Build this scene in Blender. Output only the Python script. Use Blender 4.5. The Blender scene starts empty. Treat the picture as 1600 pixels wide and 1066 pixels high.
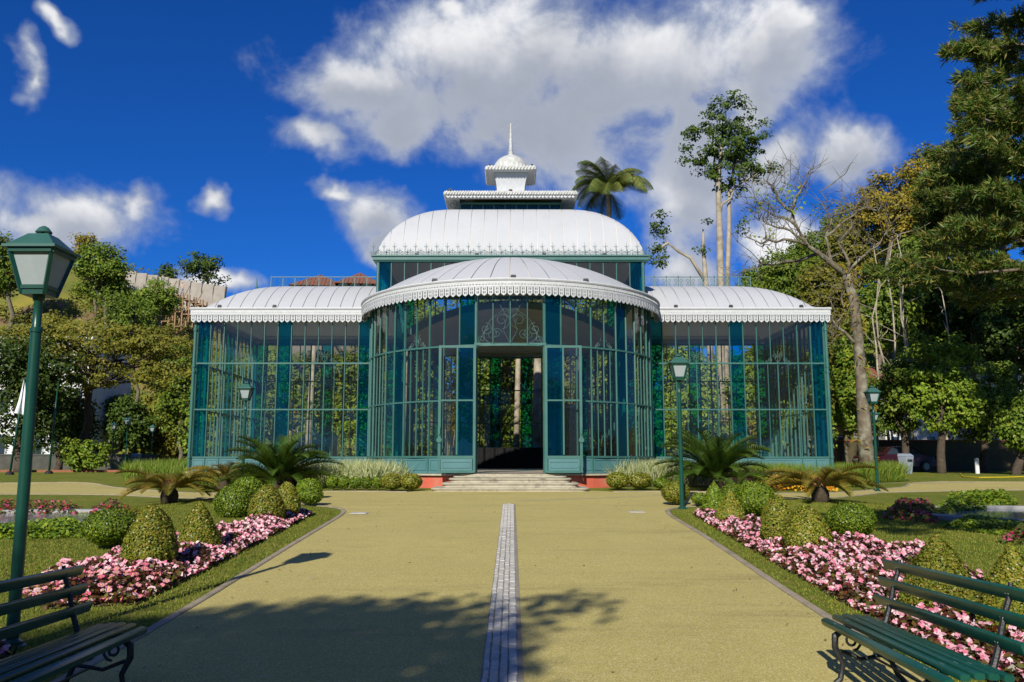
import bpy, math, random
import numpy as np
from math import sin, cos, tan, atan, atan2, asin, pi, radians, degrees, sqrt, exp, floor, ceil
from mathutils import Vector, Matrix

# ------------------------------------------------------------------ camera, sky, sun, exposure
S = bpy.context.scene
COL = S.collection
CAMZ, PITCH, FPX = 1.60, radians(7.96), 1330.0
cam = bpy.data.cameras.new('camera')
cam.sensor_width = 36.0
cam.lens = 36.0 * FPX / 1600.0
cam.clip_start = 0.1
cam.clip_end = 3000
camo = bpy.data.objects.new('camera', cam)
camo.location = (0, 0, CAMZ)
camo.rotation_euler = (radians(90) + PITCH, 0, 0)
COL.objects.link(camo)
S.camera = camo

SUN_EL = radians(31.0)
SUN_TRAVEL = Vector((0.249, 0.968, 0)).normalized()      # where the shadows point
SUN_STRENGTH, SKY_STRENGTH, EXPOSURE = 4.8, 0.050, 0.25

S.view_settings.view_transform = 'Standard'
S.view_settings.look = 'None'
S.view_settings.gamma = 1.0
S.view_settings.use_curve_mapping = False
S.view_settings.exposure = EXPOSURE
S.render.engine = 'CYCLES'
S.cycles.transparent_max_bounces = 40
S.cycles.max_bounces = 8
S.cycles.caustics_reflective = False
S.cycles.caustics_refractive = False

def pix_dir(px, row):
    v = Vector(((px - 800) / FPX, 1.0, (533 - row) / FPX))
    return Vector((v.x, v.y * cos(PITCH) - v.z * sin(PITCH), v.y * sin(PITCH) + v.z * cos(PITCH)))

class NT:
    """small helper round a node tree"""
    def __init__(s, nt): s.t = nt; s.n = nt.nodes; s.l = nt.links
    def new(s, typ, **kw):
        n = s.n.new(typ)
        for k, v in kw.items(): setattr(n, k, v)
        return n
    def set(s, sock, v):
        if hasattr(v, 'is_linked') or isinstance(v, bpy.types.NodeSocket): s.l.new(v, sock)
        else: sock.default_value = v
    def math(s, op, a, b=0.0, c=None, clamp=False):
        n = s.new('ShaderNodeMath', operation=op, use_clamp=clamp)
        s.set(n.inputs[0], a); s.set(n.inputs[1], b)
        if c is not None: s.set(n.inputs[2], c)
        return n.outputs[0]
    def vmath(s, op, a, b=(0, 0, 0)):
        n = s.new('ShaderNodeVectorMath', operation=op)
        s.set(n.inputs[0], a)
        if op == 'SCALE': s.set(n.inputs['Scale'], b)
        else: s.set(n.inputs[1], b)
        return n.outputs['Value'] if op in ('LENGTH', 'DISTANCE', 'DOT_PRODUCT') else n.outputs[0]
    def noise(s, vec, scale, detail=4, rough=0.55, dist=0.0):
        n = s.new('ShaderNodeTexNoise')
        if vec is not None: s.l.new(vec, n.inputs['Vector'])
        n.inputs['Scale'].default_value = scale
        n.inputs['Detail'].default_value = detail
        n.inputs['Roughness'].default_value = rough
        n.inputs['Distortion'].default_value = dist
        return n.outputs['Fac'], n.outputs['Color']
    def mix(s, fac, a, b):
        n = s.new('ShaderNodeMix', data_type='RGBA')
        s.set(n.inputs[0], fac)
        s.set(n.inputs[6], a if not isinstance(a, tuple) else (*a[:3], 1))
        s.set(n.inputs[7], b if not isinstance(b, tuple) else (*b[:3], 1))
        return n.outputs[2]
    def ramp(s, fac, stops, interp='LINEAR'):
        n = s.new('ShaderNodeValToRGB')
        n.color_ramp.interpolation = interp
        e = n.color_ramp.elements
        while len(e) > 1: e.remove(e[-1])
        e[0].position = stops[0][0]; e[0].color = (*stops[0][1][:3], 1)
        for p, c in stops[1:]:
            k = e.new(p); k.color = (*c[:3], 1)
        s.set(n.inputs[0], fac)
        return n.outputs[0]
    def smooth(s, v, lo, hi):
        n = s.new('ShaderNodeMapRange', interpolation_type='SMOOTHSTEP')
        s.set(n.inputs[0], v)
        n.inputs[1].default_value = lo; n.inputs[2].default_value = hi
        return n.outputs[0]

def make_world():
    w = bpy.data.worlds.new('World'); S.world = w; w.use_nodes = True
    k = NT(w.node_tree); k.n.clear()
    out = k.new('ShaderNodeOutputWorld'); bg = k.new('ShaderNodeBackground')
    sky = k.new('ShaderNodeTexSky', sky_type='NISHITA')
    sky.sun_disc = False
    sky.sun_elevation = SUN_EL
    sd = -SUN_TRAVEL
    sky.sun_rotation = atan2(sd.x, sd.y)
    sky.altitude = 1200; sky.air_density = 1.0; sky.dust_density = 0.3; sky.ozone_density = 3.0
    # the deep, clear mountain blue of the photograph
    hs = k.new('ShaderNodeHueSaturation'); hs.inputs['Saturation'].default_value = 1.12
    hs.inputs['Value'].default_value = 1.0; hs.inputs['Hue'].default_value = 0.5
    k.l.new(sky.outputs[0], hs.inputs['Color'])
    skyc = k.vmath('MULTIPLY', hs.outputs[0], (0.18, 0.77, 1.70))
    tc = k.new('ShaderNodeTexCoord')
    d = k.vmath('NORMALIZE', tc.outputs['Generated'])
    sep = k.new('ShaderNodeSeparateXYZ'); k.l.new(d, sep.inputs[0])
    az = k.math('ARCTAN2', sep.outputs[0], sep.outputs[1]); el = k.math('ARCSINE', sep.outputs[2])
    comb = k.new('ShaderNodeCombineXYZ'); k.l.new(az, comb.inputs[0]); k.l.new(el, comb.inputs[1])
    p0 = comb.outputs[0]
    _, wc = k.noise(d, 4.5, 5, 0.6)
    wv = k.vmath('SCALE', k.vmath('SUBTRACT', wc, (0.5, 0.5, 0.5)), 0.16)
    p = k.vmath('ADD', p0, wv)
    # cumulus banks: centre and half size in pixels of the view ahead, turned into azimuth and elevation
    banks = [(560, 130, 130, 62), (720, 100, 190, 80), (860, 90, 230, 110), (1010, 100, 200, 115), (850, 205, 230, 72), (940, 165, 150, 70), (760, 150, 190, 80), (620, 190, 70, 45),
             (480, 215, 60, 28), (1190, 60, 95, 60), (1090, 200, 60, 90), (1080, 290, 70, 80), (1210, 225, 70, 55), (1320, 225, 75, 48),
             (110, 310, 105, 55), (60, 345, 90, 35), (190, 290, 45, 35), (322, 283, 26, 26), (580, 330, 75, 55), (600, 375, 45, 35), (520, 290, 40, 22),
             (-8, 85, 26, 40), (50, 5, 30, 15), (1060, 395, 70, 50), (1255, 355, 60, 40), (700, 20, 36, 26), (340, 440, 50, 22), (1160, 130, 60, 50), (1245, 25, 40, 30)]
    m = None; low = None
    for (px, row, rx, ry) in banks:
        c = pix_dir(px, row).normalized()
        ca, ce = atan2(c.x, c.y), asin(c.z)
        q = k.vmath('MULTIPLY', k.vmath('SUBTRACT', p, (ca, ce, 0)), (FPX / rx * 0.86, FPX / ry * 0.9, 0))
        v = k.math('SUBTRACT', 1.0, k.vmath('LENGTH', q))
        m = v if m is None else k.math('SMOOTH_MAX', m, v, 0.25)
        if rx * ry > 3000:                      # the shaded underside of a bank
            v2 = k.math('SUBTRACT', 1.0, k.vmath('LENGTH', k.vmath('ADD', q, (-0.12, 0.62, 0))))
            low = v2 if low is None else k.math('SMOOTH_MAX', low, v2, 0.3)
    # the same kind of broken cumulus over the rest of the sky
    far = k.math('MAXIMUM', k.smooth(k.math('ABSOLUTE', az), 0.62, 0.85), k.smooth(el, 0.60, 0.78))
    lo, _ = k.noise(d, 2.1, 3, 0.5)
    rest = k.math('SUBTRACT', k.math('MULTIPLY', k.math('SUBTRACT', lo, 0.60), 9.0), k.math('MULTIPLY', k.math('SUBTRACT', 1.0, far), 12.0))
    m = k.math('MAXIMUM', m, rest)
    f1, _ = k.noise(d, 9.0, 9, 0.6, 0.25)
    dens = k.math('ADD', m, k.math('MULTIPLY', k.math('SUBTRACT', f1, 0.5), 2.3))
    alpha = k.smooth(dens, -0.22, 0.66)
    f2, _ = k.noise(d, 4.0, 6, 0.55)
    low = k.math('ADD', low, k.math('MULTIPLY', k.math('SUBTRACT', f2, 0.5), 1.6))
    thick = k.math('MULTIPLY', k.smooth(low, -0.05, 0.75), k.smooth(dens, 0.1, 0.7))
    lit = k.mix(k.math('MULTIPLY', k.smooth(dens, 0.2, 0.9), 1.0), (6.4, 7.4, 9.4), (14.5, 14.5, 14.7))
    cc = k.mix(thick, lit, (6.6, 7.2, 8.5))
    cc = k.vmath('SCALE', cc, k.math('ADD', 0.72, k.math('MULTIPLY', f1, 0.56)))
    horizon = k.smooth(el, -0.02, 0.06)
    fin = k.mix(k.math('MULTIPLY', k.math('MULTIPLY', alpha, 0.97), horizon), skyc, cc)
    k.l.new(fin, bg.inputs[0]); bg.inputs[1].default_value = SKY_STRENGTH
    k.l.new(bg.outputs[0], out.inputs[0])
    w.cycles.sampling_method = 'MANUAL'; w.cycles.sample_map_resolution = 512
make_world()

sl = bpy.data.lights.new('sun', 'SUN'); sl.energy = SUN_STRENGTH; sl.angle = radians(0.53); sl.color = (1.0, 0.95, 0.84)
so = bpy.data.objects.new('sun', sl)
dirv = Vector((SUN_TRAVEL.x * cos(SUN_EL), SUN_TRAVEL.y * cos(SUN_EL), -sin(SUN_EL)))
so.rotation_euler = dirv.to_track_quat('-Z', 'Y').to_euler(); so.location = (-8, -30, 30)
COL.objects.link(so)

# ------------------------------------------------------------------ ground shape and picture-to-place helpers
def sst(v, a, b):
    t = min(1.0, max(0.0, (v - a) / (b - a))); return t * t * (3 - 2 * t)
def gz(x, y):
    if y < -10: b = -0.34
    elif y <= 20: b = 0.034 * y
    else: b = 0.68 + 0.272 * (1 - exp(-(y - 20) / 8.0))
    lat = 0.17 * sst(abs(x), 4, 10) * sst(y, 12, 22) * (1 - sst(y, 28, 42))
    return b - lat
def at(px, row):
    """the spot of ground under a pixel of the photograph"""
    d = pix_dir(px, row); t = 3.0
    for i in range(4000):
        if CAMZ + d.z * t <= gz(d.x * t, d.y * t): break
        t += 0.02
    return d.x * t, d.y * t
def zrow(row, y): return CAMZ + y * tan(PITCH + atan((533 - row) / FPX))
def col(px, y, z=1.6): return (px - 800) / FPX * (y * cos(PITCH) + (z - CAMZ) * sin(PITCH))
def mpx(n, y): return n * y / FPX

# ------------------------------------------------------------------ materials
MATS = {}
def mat(name, c1, c2=None, scale=6.0, rough=0.6, bump=0.0, bscale=60.0, metal=0.0, spec=0.4, c3=None, s3=0.7, coord='pos', f3=(0.45, 0.7)):
    if name in MATS: return MATS[name]
    m = bpy.data.materials.new(name); m.use_nodes = True; MATS[name] = m
    k = NT(m.node_tree); b = k.n['Principled BSDF']
    if coord == 'pos': v = k.new('ShaderNodeNewGeometry').outputs['Position']
    else: v = k.new('ShaderNodeTexCoord').outputs['Object']
    f, _ = k.noise(v, scale, 6, 0.6)
    c = k.mix(k.smooth(f, 0.3, 0.7), c1, c2 or tuple(x * 0.85 for x in c1))
    if c3:
        f3n, _ = k.noise(v, s3, 5, 0.6)
        c = k.mix(k.smooth(f3n, *f3), c, c3)
    k.l.new(c, b.inputs['Base Color'])
    b.inputs['Roughness'].default_value = rough; b.inputs['Metallic'].default_value = metal
    b.inputs['Specular IOR Level'].default_value = spec
    if bump:
        fb, _ = k.noise(v, bscale, 4, 0.6)
        bn = k.new('ShaderNodeBump'); bn.inputs['Strength'].default_value = bump; bn.inputs['Distance'].default_value = 0.02
        k.l.new(fb, bn.inputs['Height']); k.l.new(bn.outputs[0], b.inputs['Normal'])
    return m

def leafmat(name, cols, trans=0.3, rough=0.5, spec=0.25, vary=0.35):
    if name in MATS: return MATS[name]
    m = bpy.data.materials.new(name); m.use_nodes = True; MATS[name] = m
    k = NT(m.node_tree); b = k.n['Principled BSDF']; out = k.n['Material Output']
    g = k.new('ShaderNodeNewGeometry')
    n = len(cols)
    c = k.ramp(g.outputs['Random Per Island'], [((i + 0.5) / n, cc) for i, cc in enumerate(cols)])
    f, _ = k.noise(g.outputs['Position'], 0.9, 3, 0.5)
    oi = k.new('ShaderNodeObjectInfo')
    val = k.math('ADD', k.math('MULTIPLY', k.math('SUBTRACT', f, 0.5), vary * 2.2), k.math('ADD', 1.0, k.math('MULTIPLY', k.math('SUBTRACT', oi.outputs['Random'], 0.5), vary)))
    h = k.new('ShaderNodeHueSaturation'); k.l.new(c, h.inputs['Color']); k.l.new(val, h.inputs['Value'])
    k.l.new(h.outputs[0], b.inputs['Base Color']); b.inputs['Roughness'].default_value = rough
    b.inputs['Specular IOR Level'].default_value = spec
    tr = k.new('ShaderNodeBsdfTranslucent'); k.l.new(h.outputs[0], tr.inputs[0])
    mx = k.new('ShaderNodeMixShader'); mx.inputs[0].default_value = trans
    k.l.new(b.outputs[0], mx.inputs[1]); k.l.new(tr.outputs[0], mx.inputs[2]); k.l.new(mx.outputs[0], out.inputs[0])
    return m

def glassmat(name, tint, refl=1.0, body=None, bodyfac=0.0):
    m = bpy.data.materials.new(name); m.use_nodes = True; MATS[name] = m
    k = NT(m.node_tree); k.n.clear()
    out = k.new('ShaderNodeOutputMaterial'); t = k.new('ShaderNodeBsdfTransparent'); gl = k.new('ShaderNodeBsdfGlossy')
    g = k.new('ShaderNodeNewGeometry'); f, _ = k.noise(g.outputs['Position'], 1.3, 3, 0.5)
    k.l.new(k.mix(f, tuple(x * 0.9 for x in tint), tuple(min(1, x * 1.08) for x in tint)), t.inputs[0])
    gl.inputs['Roughness'].default_value = 0.015; gl.inputs[0].default_value = (0.95, 0.97, 1, 1)
    bn = k.new('ShaderNodeBump'); bn.inputs['Strength'].default_value = 0.06; bn.inputs['Distance'].default_value = 0.02
    fb, _ = k.noise(g.outputs['Position'], 3.0, 2, 0.5); k.l.new(fb, bn.inputs['Height']); k.l.new(bn.outputs[0], gl.inputs['Normal'])
    fr = k.new('ShaderNodeFresnel'); fr.inputs[0].default_value = 1.5
    mx = k.new('ShaderNodeMixShader'); k.l.new(k.math('MULTIPLY', fr.outputs[0], refl * 1.0, clamp=True), mx.inputs[0])
    src = t.outputs[0]
    if body:                                  # slightly cloudy coloured glass scatters some of the light
        df = k.new('ShaderNodeBsdfDiffuse'); df.inputs[0].default_value = (*body, 1)
        m2 = k.new('ShaderNodeMixShader'); m2.inputs[0].default_value = bodyfac
        k.l.new(src, m2.inputs[1]); k.l.new(df.outputs[0], m2.inputs[2]); src = m2.outputs[0]
    k.l.new(src, mx.inputs[1]); k.l.new(gl.outputs[0], mx.inputs[2]); k.l.new(mx.outputs[0], out.inputs[0])
    return m

M_IRON = mat('green_iron_paint', (0.036, 0.122, 0.102), (0.050, 0.145, 0.125), 3.0, 0.42, 0.05, 30)
M_PANEL = mat('green_panel_paint', (0.062, 0.165, 0.170), (0.075, 0.190, 0.200), 1.4, 0.5, 0.05, 30)
M_ROOF = mat('white_roof_sheet', (0.45, 0.455, 0.465), (0.425, 0.43, 0.44), 0.9, 0.6, 0.03, 14, c3=(0.39, 0.39, 0.385), s3=2.4, f3=(0.55, 0.9))
M_WHITE = mat('white_cast_iron', (0.52, 0.53, 0.54), (0.46, 0.47, 0.475), 8, 0.55, 0.05, 40, c3=(0.40, 0.40, 0.36), s3=3.0, f3=(0.58, 0.85))
M_OLDWHITE = mat('weathered_white', (0.58, 0.58, 0.56), (0.42, 0.42, 0.38), 7, 0.6, 0.12, 40, c3=(0.36, 0.35, 0.27), s3=4, f3=(0.55, 0.8))
M_SEAM = mat('dark_seam', (0.10, 0.10, 0.10))
M_CEIL = mat('ceiling_paint', (0.76, 0.72, 0.65), (0.70, 0.66, 0.59), 2)
M_FLOOR = mat('hall_floor', (0.52, 0.47, 0.40), (0.46, 0.41, 0.35), 3, 0.45)
M_PLINTH = mat('salmon_plinth', (0.56, 0.115, 0.065), (0.50, 0.10, 0.06), 2.5, 0.8, 0.15, 30, c3=(0.48, 0.16, 0.11), s3=2)
M_STONE = mat('step_stone', (0.46, 0.42, 0.31), (0.36, 0.32, 0.23), 5, 0.8, 0.25, 30, c3=(0.22, 0.19, 0.14), s3=3.5, f3=(0.5, 0.75))
M_LAMP = mat('lamp_green_paint', (0.006, 0.050, 0.033), (0.008, 0.060, 0.040), 6, 0.32, 0.02, 60)
M_LAMPTOP = mat('lamp_cap_paint', (0.030, 0.100, 0.080), (0.036, 0.115, 0.095), 6, 0.4)
M_BENCH = mat('bench_slat_paint', (0.006, 0.060, 0.042), (0.009, 0.075, 0.052), 9, 0.3, 0.08, 50)
M_CAST = mat('black_cast_iron', (0.012, 0.014, 0.015), (0.02, 0.02, 0.02), 20, 0.45, 0.2, 60)
M_BOLT = mat('bolt_steel', (0.25, 0.30, 0.28), None, 20, 0.4, metal=0.6)
M_GLASS = glassmat('clear_pane', (0.93, 0.94, 0.90), 0.9, (0.50, 0.48, 0.43), 0.011)
M_BLUE = glassmat('blue_pane', (0.020, 0.46, 0.62), 0.9, (0.0, 0.13, 0.24), 0.07)
M_TEAL = glassmat('teal_pane', (0.04, 0.42, 0.42), 0.9, (0.0, 0.13, 0.17), 0.07)
M_BLACK = mat('black_cloth', (0.006, 0.006, 0.007), (0.012, 0.012, 0.013), 5, 0.9)
M_DARK = mat('dark_fixture', (0.02, 0.02, 0.022))

# ------------------------------------------------------------------ objects
WL = {}
def tag(o, label=None, cat=None, group=None, kind=None):
    if label: o['label'] = label
    if cat: o['category'] = cat
    if group: o['group'] = group
    if kind: o['kind'] = kind
    return o
def empty(name, loc, label=None, cat=None, group=None, rz=0):
    o = bpy.data.objects.new(name, None); COL.objects.link(o); o.location = loc; o.rotation_euler = (0, 0, rz)
    o.empty_display_size = 0.2
    WL[o] = Vector(loc); return tag(o, label, cat, group)
def put(name, me, m=None, parent=None, loc=(0, 0, 0), rot=(0, 0, 0), scale=(1, 1, 1), world=True):
    """link a mesh; loc is in world space unless world=False (then relative to the parent)"""
    if m is not None and not me.materials: me.materials.append(m)
    o = bpy.data.objects.new(name, me); COL.objects.link(o)
    L = Vector(loc)
    if parent is not None:
        o.parent = parent
        base = WL.get(parent, Vector((0, 0, 0)))
        o.location = (L - base) if world else L
        WL[o] = L if world else base + L
    else:
        o.location = L; WL[o] = L
    o.rotation_euler = rot; o.scale = scale
    return o
def copy_tree(o, parent=None):
    c = o.copy(); COL.objects.link(c); c.parent = parent
    for ch in o.children: copy_tree(ch, c)
    return c

class MB:
    def __init__(s): s.v = []; s.f = []; s.mi = []
    def add(s, vs, fs, m=0):
        b = len(s.v); s.v += [tuple(v) for v in vs]; s.f += [tuple(i + b for i in f) for f in fs]; s.mi += [m] * len(fs); return s
    def box(s, c, d, rz=0.0, m=0, taper=1.0):
        hx, hy, hz = d[0] / 2, d[1] / 2, d[2] / 2
        vs = []
        for z, t in ((-hz, 1.0), (hz, taper)):
            for x, y in ((-hx, -hy), (hx, -hy), (hx, hy), (-hx, hy)):
                X, Y = x * t, y * t
                vs.append((c[0] + X * cos(rz) - Y * sin(rz), c[1] + X * sin(rz) + Y * cos(rz), c[2] + z))
        return s.add(vs, [(0, 3, 2, 1), (4, 5, 6, 7), (0, 1, 5, 4), (1, 2, 6, 5), (2, 3, 7, 6), (3, 0, 4, 7)], m)
    def bar(s, a, b, w, h=None, up=(0, 0, 1), m=0):
        a, b = Vector(a), Vector(b); h = h or w
        d = (b - a).normalized(); u = Vector(up)
        if abs(d.dot(u)) > 0.98: u = Vector((0, 1, 0))
        r = d.cross(u).normalized() * (w / 2); u = r.cross(d).normalized() * (h / 2)
        vs = [p + i * r + j * u for p in (a, b) for i, j in ((-1, -1), (1, -1), (1, 1), (-1, 1))]
        return s.add(vs, [(0, 1, 2, 3), (7, 6, 5, 4), (0, 4, 5, 1), (1, 5, 6, 2), (2, 6, 7, 3), (3, 7, 4, 0)], m)
    def tube(s, pts, rad, n=8, cap=True, m=0):
        pts = [Vector(p) for p in pts]
        if not hasattr(rad, '__len__'): rad = [rad] * len(pts)
        b = len(s.v); prev = None
        for i, p in enumerate(pts):
            d = (pts[min(i + 1, len(pts) - 1)] - pts[max(i - 1, 0)])
            d = d.normalized() if d.length > 1e-9 else Vector((0, 0, 1))
            if prev is None:
                u = Vector((1, 0, 0)) if abs(d.x) < 0.9 else Vector((0, 1, 0))
            else: u = prev
            u = (u - d * u.dot(d)).normalized(); w = d.cross(u); prev = u
            for j in range(n):
                a = 2 * pi * j / n
                s.v.append(tuple(p + (u * cos(a) + w * sin(a)) * rad[i]))
        for i in range(len(pts) - 1):
            for j in range(n):
                s.f.append((b + i * n + j, b + i * n + (j + 1) % n, b + (i + 1) * n + (j + 1) % n, b + (i + 1) * n + j)); s.mi.append(m)
        if cap:
            s.f.append(tuple(b + j for j in reversed(range(n)))); s.mi.append(m)
            e = b + (len(pts) - 1) * n
            s.f.append(tuple(e + j for j in range(n))); s.mi.append(m)
        return s
    def lathe(s, prof, n=16, c=(0, 0, 0), a0=0.0, m=0):
        b = len(s.v)
        for r, z in prof:
            for j in range(n):
                a = a0 + 2 * pi * j / n; s.v.append((c[0] + r * cos(a), c[1] + r * sin(a), c[2] + z))
        for i in range(len(prof) - 1):
            for j in range(n):
                s.f.append((b + i * n + j, b + i * n + (j + 1) % n, b + (i + 1) * n + (j + 1) % n, b + (i + 1) * n + j)); s.mi.append(m)
        s.f.append(tuple(b + j for j in reversed(range(n)))); s.mi.append(m)
        e = b + (len(prof) - 1) * n; s.f.append(tuple(e + j for j in range(n))); s.mi.append(m)
        return s
    def sweep(s, prof, path, closed=False, m=0):
        """prof: closed list of (out, z); path: list of (x, y, nx, ny) with outward normals"""
        b = len(s.v); n = len(prof)
        for (x, y, nx, ny) in path:
            for o, z in prof: s.v.append((x + nx * o, y + ny * o, z))
        N = len(path)
        for i in range(N if closed else N - 1):
            i2 = (i + 1) % N
            for j in range(n):
                j2 = (j + 1) % n
                s.f.append((b + i * n + j, b + i2 * n + j, b + i2 * n + j2, b + i * n + j2)); s.mi.append(m)
        if not closed:
            s.f.append(tuple(b + j for j in range(n))); s.mi.append(m)
            e = b + (N - 1) * n; s.f.append(tuple(e + j for j in reversed(range(n)))); s.mi.append(m)
        return s
    def grid(s, P, m=0, flip=False):
        """P[i][j] points"""
        b = len(s.v); R, C = len(P), len(P[0])
        for r in P:
            for p in r: s.v.append(tuple(p))
        for i in range(R - 1):
            for j in range(C - 1):
                q = (b + i * C + j, b + i * C + j + 1, b + (i + 1) * C + j + 1, b + (i + 1) * C + j)
                s.f.append(q[::-1] if flip else q); s.mi.append(m)
        return s
    def mesh(s, name, mats=(), smooth=False):
        me = bpy.data.meshes.new(name); me.from_pydata(s.v, [], s.f)
        for mm in mats: me.materials.append(mm)
        if len(mats) > 1: me.polygons.foreach_set('material_index', s.mi)
        if smooth: me.polygons.foreach_set('use_smooth', [True] * len(me.polygons))
        me.update(); return me
    def build(s, name, m, parent=None, smooth=False, loc=None, world=True):
        mats = m if isinstance(m, (list, tuple)) else [m]
        me = s.mesh(name, mats, smooth)
        if smooth: sharp(me)
        if parent is not None and world:         # vertices are in world space
            o = bpy.data.objects.new(name, me); COL.objects.link(o); o.parent = parent
            o.location = -WL[parent]; WL[o] = Vector((0, 0, 0)); return o
        return put(name, me, None, parent, loc or (0, 0, 0), world=world)
def sharp(me, ang=40):
    me.set_sharp_from_angle(angle=radians(ang))

def quads_mesh(name, V, m):
    """V: (N,4,3) array of separate quads"""
    V = np.asarray(V, dtype=np.float32); N = V.shape[0]
    me = bpy.data.meshes.new(name)
    me.vertices.add(N * 4); me.vertices.foreach_set('co', V.reshape(-1))
    me.loops.add(N * 4); me.loops.foreach_set('vertex_index', np.arange(N * 4, dtype=np.int32))
    me.polygons.add(N); me.polygons.foreach_set('loop_start', np.arange(0, N * 4, 4, dtype=np.int32))
    try: me.polygons.foreach_set('loop_total', np.full(N, 4, dtype=np.int32))
    except Exception: pass
    for x in (m if isinstance(m, (list, tuple)) else [m]): me.materials.append(x)
    me.update(calc_edges=True); return me
def unit(a): return a / np.maximum(np.linalg.norm(a, axis=-1, keepdims=True), 1e-9)
def leaves(P, Nrm, size, rng, aspect=0.5, jit=0.5, along=None, fold=0.15):
    """rhombic folded leaves at points P facing roughly Nrm"""
    n = len(P); size = np.broadcast_to(np.asarray(size, float), (n,)) * rng.uniform(0.65, 1.3, n)
    N = unit(Nrm + rng.normal(0, jit, (n, 3)))
    T = rng.normal(0, 1, (n, 3)) if along is None else along + rng.normal(0, 0.25, (n, 3))
    T = unit(T - N * np.sum(T * N, 1, keepdims=True)); B = np.cross(N, T)
    s = size[:, None]
    base = P - T * s * 0.5; tip = P + T * s * 0.5
    l = P + B * s * aspect * 0.5 + N * s * fold; r = P - B * s * aspect * 0.5 + N * s * fold
    return np.stack([base, r, tip, l], 1)
# ------------------------------------------------------------------ the ground, paths, kerbs
def ground_material():
    m = bpy.data.materials.new('lawn_ground'); m.use_nodes = True
    k = NT(m.node_tree); b = k.n['Principled BSDF']
    v = k.new('ShaderNodeNewGeometry').outputs['Position']
    f, _ = k.noise(v, 0.8, 5, 0.6); f2, _ = k.noise(v, 30, 4, 0.7); f3, _ = k.noise(v, 3.5, 4, 0.6)
    c = k.mix(k.smooth(f, 0.35, 0.65), (0.125, 0.165, 0.020), (0.195, 0.200, 0.032))
    c = k.mix(k.smooth(f3, 0.48, 0.72), c, (0.27, 0.235, 0.055))
    c = k.mix(k.math('MULTIPLY', k.smooth(f2, 0.45, 0.75), 0.6), c, (0.045, 0.075, 0.010))
    k.l.new(c, b.inputs['Base Color']); b.inputs['Roughness'].default_value = 0.9; b.inputs['Specular IOR Level'].default_value = 0.1
    bn = k.new('ShaderNodeBump'); bn.inputs['Strength'].default_value = 0.7; bn.inputs['Distance'].default_value = 0.03
    fb, _ = k.noise(v, 55, 5, 0.7); k.l.new(fb, bn.inputs['Height']); k.l.new(bn.outputs[0], b.inputs['Normal'])
    return m
def path_material():
    m = bpy.data.materials.new('ochre_path'); m.use_nodes = True
    k = NT(m.node_tree); b = k.n['Principled BSDF']
    v = k.new('ShaderNodeNewGeometry').outputs['Position']
    vo = k.new('ShaderNodeTexVoronoi'); vo.inputs['Scale'].default_value = 150; k.l.new(v, vo.inputs['Vector'])
    g = k.new('ShaderNodeSeparateXYZ'); k.l.new(vo.outputs['Color'], g.inputs[0])
    c = k.ramp(g.outputs[0], [(0.0, (0.29, 0.23, 0.070)), (0.25, (0.41, 0.335, 0.108)), (0.6, (0.475, 0.395, 0.128)), (0.9, (0.53, 0.455, 0.165)), (1.0, (0.70, 0.66, 0.42))])
    f, _ = k.noise(v, 0.55, 5, 0.6); f2, _ = k.noise(v, 2.6, 5, 0.65)
    h = k.new('ShaderNodeHueSaturation'); k.l.new(c, h.inputs['Color'])
    k.l.new(k.math('ADD', 0.78, k.math('ADD', k.math('MULTIPLY', f, 0.26), k.math('MULTIPLY', f2, 0.20))), h.inputs['Value'])
    mm = k.new('ShaderNodeMapping'); mm.inputs['Scale'].default_value = (0.25, 1.6, 1); k.l.new(v, mm.inputs[0])
    f4, _ = k.noise(mm.outputs[0], 1.1, 6, 0.65)
    c2 = k.mix(k.math('MULTIPLY', k.smooth(f4, 0.52, 0.74), 0.42), h.outputs[0], (0.17, 0.135, 0.07))
    f5, _ = k.noise(v, 0.9, 7, 0.7)
    c2 = k.mix(k.math('MULTIPLY', k.smooth(f5, 0.64, 0.74), 0.3), c2, (0.14, 0.12, 0.075))
    k.l.new(c2, b.inputs['Base Color']); b.inputs['Roughness'].default_value = 0.85; b.inputs['Specular IOR Level'].default_value = 0.2
    bn = k.new('ShaderNodeBump'); bn.inputs['Strength'].default_value = 0.5; bn.inputs['Distance'].default_value = 0.006
    k.l.new(vo.outputs['Distance'], bn.inputs['Height']); k.l.new(bn.outputs[0], b.inputs['Normal'])
    return m
M_LAWN, M_PATH = ground_material(), path_material()
M_KERB = mat('kerb_stone', (0.37, 0.30, 0.215), (0.29, 0.235, 0.165), 7, 0.85, 0.3, 40, c3=(0.22, 0.19, 0.12), s3=2.5)
M_PAVER = mat('paver_stone', (0.50, 0.475, 0.42), (0.42, 0.40, 0.35), 9, 0.85, 0.3, 60, c3=(0.56, 0.54, 0.50), s3=5)
M_LINE = mat('white_line', (0.50, 0.49, 0.43), (0.42, 0.40, 0.34), 6, 0.8)
M_SOIL = mat('bed_soil', (0.065, 0.040, 0.025), (0.10, 0.06, 0.04), 14, 0.95, 0.8, 50)

def axis(marks):
    out = []
    for (a, b, n) in marks: out += [a + (b - a) * i / n for i in range(n)]
    return out + [marks[-1][1]]
gx = axis([(-900, -60, 12), (-60, -20, 16), (-20, 20, 80), (20, 60, 16), (60, 900, 12)])
gy = axis([(-300, -12, 10), (-12, 40, 104), (40, 80, 16), (80, 1500, 14)])
g = MB().grid([[(x, y, gz(x, y)) for x in gx] for y in gy], flip=False)
ground = g.build('ground', M_LAWN, smooth=True); tag(ground, kind='structure')

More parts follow.
